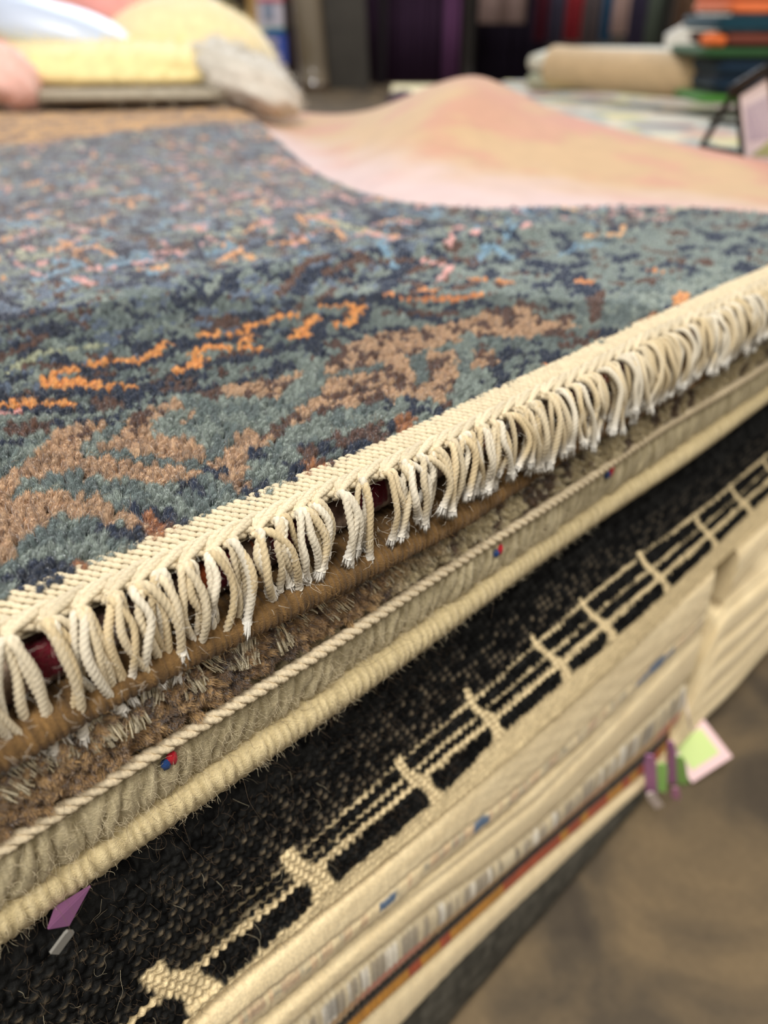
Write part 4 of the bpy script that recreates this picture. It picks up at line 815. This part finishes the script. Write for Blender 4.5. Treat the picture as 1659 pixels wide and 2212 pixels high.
def slabq(name, quad, ztop, zbot, m, rnd=.02, sub=14):
    """soft rug slab over a ground quadrilateral (world xy), rounded rim"""
    q = np.array(quad, float); U, V_ = np.meshgrid(np.linspace(0, 1, sub), np.linspace(0, 1, sub), indexing='ij')
    f = lambda U, V_: (q[0] * ((1 - U) * (1 - V_))[..., None] + q[1] * (U * (1 - V_))[..., None] + q[2] * (U * V_)[..., None] + q[3] * ((1 - U) * V_)[..., None])
    g = f(U, V_); cen = q.mean(0); top = np.concatenate([g, (ztop + .0012 * np.sin(g[..., 0] * 9) * np.cos(g[..., 1] * 7))[..., None]], -1)
    mb = MB(); mb.add(top.reshape(-1, 3), gridfaces(sub, sub)); ring = [(i, 0) for i in range(sub)] + [(sub - 1, j) for j in range(1, sub)] + [(i, sub - 1) for i in range(sub - 2, -1, -1)] + [(0, j) for j in range(sub - 2, 0, -1)]
    rg = np.array([top[i, j] for i, j in ring]); n_ = len(rg); dirs = rg[:, :2] - cen; dirs /= np.linalg.norm(dirs, axis=1)[:, None]; h = ztop - zbot; L = []
    for a in np.linspace(0, math.pi, 7): L.append(np.concatenate([rg[:, :2] + dirs * math.sin(a) * min(rnd, h / 2), (rg[:, 2] - (1 - math.cos(a)) / 2 * h)[:, None]], 1))
    mb.add(np.concatenate(L), gridfaces(7, n_, wrap=True)); b = np.array(L[-1]); mb.add(b, [np.arange(n_)[None, ::-1]])
    return mb.build(name, m, colored=False)
gq = lambda pts, z: [onz(x, y, z)[:2] for x, y in pts]
g2z = -.075
fm = floral_mat('floral_wool', [(222, 208, 176), (176, 178, 166), (196, 160, 140), (214, 204, 184), (206, 196, 132), (150, 156, 150), (120, 84, 88), (220, 206, 180)], 11)
quadB = [W(-.02, 1.38, 0)[:2], W(1.3, 1.32, 0)[:2], W(2.0, 3.1, 0)[:2], W(.42, 3.1, 0)[:2]]
cols_ = [(fm, 'floral_rug', 'cream and grey floral rug on top of the stack behind the peach rug'), (mat('sage', (150, 150, 128), noise=.1, nscale=20), 'sage_rug', 'sage rug second in the stack behind the peach rug'), (mat('umber', (112, 92, 72), noise=.1, nscale=20), 'umber_rug', 'umber brown rug at the bottom of the stack behind the peach rug')]
zt_ = ZT + g2z
for (m_, nm, lb), (a, b) in zip(cols_, ((zt_, zt_ - .02), (zt_ - .026, zt_ - .19), (zt_ - .196, .002))): tag(slabq(nm, quadB, a, b, m_), lb, 'rug')
quadC = [W(.44, 2.66, 0)[:2], W(2.1, 2.66, 0)[:2], W(2.3, 3.25, 0)[:2], W(.62, 3.25, 0)[:2]]
tag(slabq('ivory_rug', quadC, ZT + .022, ZT - .020, mat('ivory', (226, 222, 204), noise=.06, nscale=10, sheen=.3)), 'ivory rug on the raised pile behind the beige roll', 'rug')
tag(slabq('pale_green_rug', quadC, ZT - .028, ZT + g2z + .006, mat('pale_green', (182, 184, 160), noise=.1, nscale=10)), 'pale green rug folded below the ivory one behind the roll', 'rug')
# roll
pa = at(1196, 143, 2.42); pb = at(1520, 168, 2.10); ax = pb - pa; L = np.linalg.norm(ax); rr_ = .048
rl = empty('rolled_rug', (pa + pb) / 2); ax /= L; e1 = np.cross(ax, [0, 0, 1]); e1 /= np.linalg.norm(e1); e2 = np.cross(e1, ax)
th_ = np.linspace(0, 2 * math.pi, 40, endpoint=False); us_ = np.linspace(-L / 2, L / 2, 24); mb = MB()
V = us_[:, None, None] * ax + (rr_ * (1 + .02 * np.sin(us_ * 20))[:, None, None]) * (np.cos(th_)[None, :, None] * e1 + np.sin(th_)[None, :, None] * e2)
mb.add(V.reshape(-1, 3), [gridfaces(24, 40, wrap=True)]); mb.build('rolled_body', mat('beige_pile', (206, 178, 140), rough=.9, sheen=.3, noise=.08, nscale=40), rl, colored=False)
for sg in (-1, 1):
    a = np.linspace(0, 2 * math.pi * 4, 120); r_ = .008 + (rr_ - .009) * a / a[-1]; Pc = sg * (L / 2) * ax + r_[:, None] * (np.cos(a)[:, None] * e1 + np.sin(a)[:, None] * e2)
    mb = MB(); wv2 = sg * .004 * ax; mb.add(np.concatenate([Pc + wv2 + 0, Pc * 1.0 + wv2 + (Pc - sg * L / 2 * ax) * .06, Pc * 1.0]), [gridfaces(3, 120)]); mb.build('spiral_end', mat('roll_end', (168, 140, 108), noise=.05), rl, colored=False)
tag(rl, 'beige rug rolled up and lying on the floral rug', 'rug')
# folded blankets (right edge)
bl = [('orange_blanket', (232, 120, 72), 30, -30, 1575, 'orange folded blanket on top of the pile at the right edge'), ('teal_blanket', (24, 66, 82), 66, 33, 1550, 'dark teal folded blanket below the orange one'), ('rust_blanket', (112, 58, 46), 98, 71, 1562, 'rust orange folded blanket in the middle of the pile at right'),
      ('green_blanket', (46, 84, 48), 124, 103, 1518, 'dark green folded blanket below the rust one'), ('navy_blanket', (14, 36, 54), 200, 130, 1540, 'navy folded blanket, thick, near the bottom of the pile at right'), ('grass_green_blanket', (70, 128, 48), 226, 205, 1512, 'grass green folded blanket at the bottom of the pile at right')]
for k, (nm, c, yb, yt, x0, lb) in enumerate(bl):
    f = 1.92; a = at(x0, yb, f); b = at(x0, yt, f); h = (b[2] - a[2]) / 2; w2 = .16
    base = W(0, 0, 0); rx = (at(x0, yb, f) - W(0, f, 0)) @ RH; o = empty(nm, W(rx + w2, f + .13, a[2])); R = Rmat()
    n_ = 20; th_ = np.linspace(-math.pi / 2, math.pi / 2, n_); prof = [(-w2 - h * math.cos(t_) * .9 + h, h + h * .96 * math.sin(t_)) for t_ in th_]
    lobes = 2 if h > .012 else 1
    for q in range(lobes):
        hh = h / lobes; mb = MB(); V = []
        for y_ in np.linspace(-.13, .13, 12):
            rnd = math.sqrt(max(0, 1 - (abs(y_) / .135) ** 6)); V += [[-w2 + hh - hh * math.cos(t_) * .95 + (1 - rnd) * .02, y_, hh * (2 * q + 1) + hh * .95 * math.sin(t_) * (.7 + .3 * rnd)] for t_ in th_] + [[w2, y_, hh * (2 * q + 1.95)], [w2, y_, hh * (2 * q + .05)]]
        V = np.array(V) @ R.T; m_ = n_ + 2; mb.add(V, [gridfaces(12, m_, wrap=True), np.arange(m_)[None], (np.arange(m_) + 11 * m_)[None, ::-1]]); mb.build('fold', mat(nm + '_wool', c, rough=.95, sheen=.2, noise=.08, nscale=60), o, colored=False)
    tag(o, lb, 'blanket', 'folded blankets at the right edge')
o = blob('orange_cloth', at(1541, 88, 1.97), (.024, .05, .0165), 0, 6, mat('orange_wool', (232, 116, 60), rough=.95), .1); tag(o, 'bright orange cloth end poking out left of the folded blankets', 'cloth')
# white net piece beside the blankets
mb = MB(); Pn = [at(1440, 82, 2.9), at(1490, 55, 2.9), at(1530, 30, 2.9), at(1580, 12, 2.9)]
for q in range(5):
    off = np.array([0, 0, -.012 * q]); cord(mb, catmull([p + off + [0, 0, .004 * math.sin(q + i)] for i, p in enumerate(Pn)], 6), .013, lin((238, 234, 226)), nv=8, step=.01, pitch=.05)
tag(mb.build('white_scarf', M['weave']), 'white twisted scarf draped up beside the orange blanket', 'scarf')
# easel with printed sign
fe = 1.06; ez = empty('easel_stand', W(0, 0, 0)); ez.location = at(1565, 335, fe); o0 = np.array(ez.location); bk = mat('black_metal', (30, 26, 22), rough=.5)
def bar(name, p, q, r_, m_, par, o0=o0):
    mb = MB(); cord(mb, np.array([p - o0, (p + q) / 2 - o0, q - o0]), r_, lin((30, 26, 22)), step=.02, nv=8, lob=0.0); return mb.build(name, m_, par)
bkc = mat('black_painted', (34, 30, 26), rough=.5)
bar('leg', at(1516, 316, fe + .06), at(1590, 190, fe + .02), .0040, bkc, ez); bar('leg', at(1604, 345, fe), at(1592, 185, fe), .0036, bkc, ez)
bar('top_bar', at(1580, 196, fe), at(1660, 146, fe - .05), .0060, bkc, ez); bar('brace', at(1535, 262, fe + .04), at(1602, 268, fe), .0028, bkc, ez); bar('foot_bar', at(1514, 316, fe + .05), at(1600, 330, fe + .02), .0030, bkc, ez); bar('leg', at(1690, 350, fe - .05), at(1662, 146, fe - .05), .0036, bkc, ez)
tag(ez, 'black wire easel standing at the right edge behind the peach rug', 'easel')
c0, c1, c2, c3 = at(1598, 208, fe - .01), at(1720, 130, fe - .08), at(1730, 350, fe - .08), at(1612, 348, fe - .01)
sg = empty('printed_sign', c3); o0 = np.array(c3); nrm = np.cross(c1 - c0, c3 - c0); nrm /= np.linalg.norm(nrm); 
if nrm @ (np.array([0, -D0, ZT + CAMZ]) - c0) < 0: nrm = -nrm
mb = MB(); A = np.array([c0, c1, c2, c3]) - o0; B = A - nrm * .002; mb.add(np.vstack([A, B]), [np.array([[0, 1, 2, 3], [7, 6, 5, 4], [0, 4, 5, 1], [1, 5, 6, 2], [2, 6, 7, 3], [3, 7, 4, 0]])], lin((246, 246, 255))); mb.build('board', paperm, sg, smooth_=False)
bil = lambda u, v: (c0 * (1 - u) * (1 - v) + c1 * u * (1 - v) + c2 * u * v + c3 * (1 - u) * v) - o0 + nrm * .0006
rr = random.Random(3); mb = MB()
for k in range(13):
    v = .20 + k * .04; u = .08
    while u < .9:
        l = rr.uniform(.03, .10); mb.add([bil(u, v), bil(u + l, v - l * 0), bil(u + l, v + .020), bil(u, v + .020)], [np.array([[0, 1, 2, 3]])], lin((176, 174, 214))); u += l + .02
mb.build('text_lines', paperm, sg, 'stuff', smooth_=False)
mb = MB(); mb.add([bil(.1, .92), bil(.5, .72), bil(.95, .74), bil(.95, .95)], [np.array([[0, 1, 2, 3]])], lin((188, 206, 150))); mb.build('green_emblem', paperm, sg, smooth_=False)
tag(sg, 'white sign card with violet print and green lower patch propped on the easel', 'sign')

# ------------------------------------------------------------------ far side of the shop
def bbox(name, x0, x1, ybase, ztop, f, dep, c, label, cat, parts=None, lean=0.0, rough=.8, group=None, pleat=0, metal=0.0):
    z0 = max(0.0, at((x0 + x1) / 2, ybase, f)[2]) if ybase else 0.0
    rx0 = (at(x0, 100, f) - W(0, f, 0)) @ RH; rx1 = (at(x1, 100, f) - W(0, f, 0)) @ RH
    m_ = mat(name, c, rough=rough, noise=.10, nscale=6, metal=metal); w_ = rx1 - rx0; mb = MB(); nxx = 2 if not pleat else pleat * 6
    U = np.linspace(0, 1, nxx); Zs = np.linspace(0, ztop - z0, 6); G = np.zeros((nxx, 6, 3)); G2 = G.copy()
    for j, z in enumerate(Zs):
        off = (.035 * np.sin(U * pleat * 2 * math.pi) if pleat else 0 * U); G[:, j] = np.stack([-w_ / 2 + U * w_ + lean * z, off - dep / 2, 0 * U + z], 1); G2[:, j] = G[:, j] + [0, dep, 0]
    R = Rmat(); ring = np.concatenate([G, G2[::-1]], 0).transpose(1, 0, 2); n_ = ring.shape[1]; V = ring.reshape(-1, 3) @ R.T
    mb.add(V, [gridfaces(6, n_, wrap=True), np.arange(n_)[None], (np.arange(n_) + 5 * n_)[None, ::-1]]); o = mb.build(name, m_, colored=False, smooth_=bool(pleat)); o.location = W((rx0 + rx1) / 2, f, z0); tag(o, label, cat, group); return o, m_
o, _ = bbox('dark_green_panel', 468, 505, 0, 2.0, 7.9, .10, (30, 44, 28), 'dark green standing roll left of the white shelf unit', 'rug')
bbox('brown_cabinet', 506, 552, 0, 2.1, 8.1, .30, (44, 30, 22), 'narrow dark brown cabinet left of the white signboard', 'cabinet')
sb_, _ = bbox('signboard', 545, 616, 0, 1.9, 7.8, .06, (214, 206, 216), 'white floor-standing signboard with blue and teal bands', 'sign')
def patch(par, x0, x1, y0, y1, f, c, name, dp=.012):
    a = at(x0, y1, f); b = at(x1, y0, f); rx0 = (a - W(0, f, 0)) @ RH; rx1 = (b - W(0, f, 0)) @ RH; p0 = np.array(par.location); lo = (rx0 - ((p0 - W(0, 0, 0)) @ RH)); hi = rx1 - ((p0 - W(0, 0, 0)) @ RH); ff = f - ((p0 - W(0, 0, 0)) @ FH)
    mb = MB(); box(mb, (lo, ff - dp, a[2] - p0[2]), (hi, ff, b[2] - p0[2]), R=Rmat()); o = mb.build(name, mat(name, c, rough=.6), par, colored=False, smooth_=False); return o
patch(sb_, 552, 614, 60, 68, 7.765, (34, 132, 124), 'teal_band'); patch(sb_, 552, 616, 69, 80, 7.765, (50, 86, 176), 'blue_band'); patch(sb_, 570, 590, 6, 42, 7.765, (140, 150, 170), 'grey_print'); patch(sb_, 556, 612, -8, 3, 7.765, (214, 110, 120), 'red_band'); patch(sb_, 604, 617, 70, 140, 7.765, (70, 96, 190), 'blue_strip'); patch(sb_, 585, 600, 92, 128, 7.765, (150, 150, 172), 'grey_print'); patch(sb_, 544, 552, -20, 135, 7.765, (178, 142, 86), 'wooden_edge')
bbox('walnut_cabinet', 617, 652, 0, 2.1, 8.0, .30, (50, 34, 26), 'narrow walnut cabinet right of the white signboard', 'cabinet')
# upright roll wrapped in clear film
f = 7.6; rx = (at(676, 100, f) - W(0, f, 0)) @ RH; o = empty('wrapped_rug_roll', W(rx, f, 0)); th_ = np.linspace(0, 2 * math.pi, 32, endpoint=False); mb = MB(); V = []
for z in np.linspace(.0, 1.9, 10): V.append(np.stack([.125 * np.cos(th_) - .06 * z, .125 * np.sin(th_), 0 * th_ + z], 1) @ Rmat().T)
mb.add(np.concatenate(V), [gridfaces(10, 32, wrap=True), np.arange(32)[None, ::-1], (np.arange(32) + 9 * 32)[None]]); mb.build('film_wrap', mat('bronze_film', (112, 98, 76), rough=.22, spec=1.0, coat=1.0), o, colored=False)
mb = MB(); V = []
for z, r_ in ((.0, .10), (.03, .135), (.06, .13)): V.append(np.stack([r_ * np.cos(th_) - .06 * z, r_ * np.sin(th_), 0 * th_ + z], 1) @ Rmat().T)
mb.add(np.concatenate(V), [gridfaces(3, 32, wrap=True)]); mb.build('end_cap', mat('cap', (90, 70, 58)), o, colored=False)
tag(o, 'upright bronze coloured roll wrapped in glossy film beside the grey slab', 'rug')
l_ = bpy.data.lights.new('roll_highlight_light', 'POINT'); l_.energy = 26; l_.shadow_soft_size = .035; lo_ = bpy.data.objects.new('roll_highlight_light', l_); COL.objects.link(lo_); lo_.location = W(rx + .02, f - 1.1, 1.35)  # unseen point light added to brighten the highlight on the wrapped roll
bbox('grey_carpet_slab', 704, 798, 0, 2.1, 7.9, .12, (70, 66, 60), 'dark grey carpet panel standing upright in front of the purple drapes', 'carpet', lean=-.05)
bbox('purple_drape', 790, 1025, 0, 2.6, 8.6, .04, (58, 36, 60), 'deep purple pleated drape behind the grey carpet panel', 'drape', pleat=9)
bbox('purple_drape', 1026, 1180, 0, 2.6, 8.7, .04, (36, 26, 44), 'darkest purple drape right of the thin dark post', 'drape', pleat=6)
bbox('thin_dark_post', 998, 1018, 0, 2.6, 8.4, .06, (52, 46, 42), 'thin dark post splitting the purple drapes', 'post'); bbox('dark_post', 812, 832, 0, 2.6, 8.3, .06, (24, 16, 22), 'blackish post right of the grey carpet panel', 'post', lean=.04)
bbox('drape_highlight', 958, 992, 0, 2.4, 8.35, .04, (112, 70, 110), 'mauve strip added as the highlight on the purple drape', 'cloth', pleat=2)  # lighter strip stands in for the drape's highlight
hang = [(1030, 1130, 28, (158, 134, 128), 'dusty rose lace textile hanging before the dark drape', 7.6), (1150, 1178, 66, (96, 34, 52), 'maroon hanging rug left of the grey one', 7.7), (1180, 1212, 72, (78, 72, 92), 'slate grey hanging rug between maroon and red', 7.7), (1214, 1250, 66, (168, 52, 62), 'bright red hanging rug, third of the far row', 7.7), (1254, 1288, 74, (112, 100, 102), 'warm grey hanging rug right of the red one', 7.7), (1290, 1316, 68, (70, 112, 148), 'blue hanging rug between warm grey and pale pink', 7.7), (1314, 1348, 52, (214, 184, 176), 'pale pink hanging rug right of the blue one', 7.6), (1350, 1386, 80, (88, 80, 108), 'violet grey hanging rug right of the pale pink one', 7.8), (1388, 1432, 84, (120, 132, 118), 'sage hanging rug near the dark post', 7.8), (1446, 1475, 74, (150, 118, 96), 'tan hanging rug right of the dark post', 7.8), (1476, 1530, 74, (168, 132, 104), 'terracotta and tan hanging rug beside the white scarf', 7.8), (1532, 1640, 60, (150, 130, 118), 'brown grey hanging rug behind the orange blanket', 7.8)]
for i, (x0, x1, yb, c, lb, f) in enumerate(hang):
    bbox('hanging_rug', x0, x1, yb + 22, 2.0, f, .02, c, lb, 'rug', group='rugs hanging on the far rail', pleat=2)
f = 7.7; a = W((at(1020, 50, f) - W(0, f, 0)) @ RH, f, 2.02); b = W((at(1660, 50, f) - W(0, f, 0)) @ RH, f, 2.02); rb = empty('hanging_rail', a)
mb = MB(); cord(mb, np.array([a - a, (b - a) / 2, b - a]), .02, lin((60, 60, 60)), step=.2, nv=8, lob=0); mb.build('bar', bkc, rb)
for q in (0.0, .652, 1.0):
    p = a + (b - a) * q; mb = MB(); cord(mb, np.array([p - a, p - a - [0, 0, 1.0], p - a - [0, 0, 2.02]]), .035, lin((60, 60, 60)), step=.2, nv=8, lob=0); mb.build('upright', bkc, rb)
tag(rb, 'dark metal rail holding the hanging rugs at the back', 'rail')
# things low on the floor in the gap
def lowcloth(name, c, r0, r1, f0, f1, z, lb, cat, m_=None): tag(slabq(name, [W(r0, f0, 0)[:2], W(r1, f0, 0)[:2], W(r1, f1, 0)[:2], W(r0, f1, 0)[:2]], z, .002, m_ or mat(name, c, noise=.08, nscale=10)), lb, cat)
lowcloth('pale_blue_rug', (206, 222, 220), -.38, .28, 3.0, 4.0, .13, 'pale blue rug folded low between the grey fur and the peach rug', 'rug')
lowcloth('cream_rug_pile', (214, 200, 160), .05, .62, 4.4, 5.4, .20, 'low cream rug pile in the gap before the purple drapes', 'rug')
o = blob('purple_bundle', W(.09, 4.28, .20), (.07, .05, .05), 0, 3, mat('plum', (66, 40, 66)), .1); tag(o, 'small dark plum bundle in front of the cream rug pile', 'bundle')
bpy.data.objects.remove(r13)
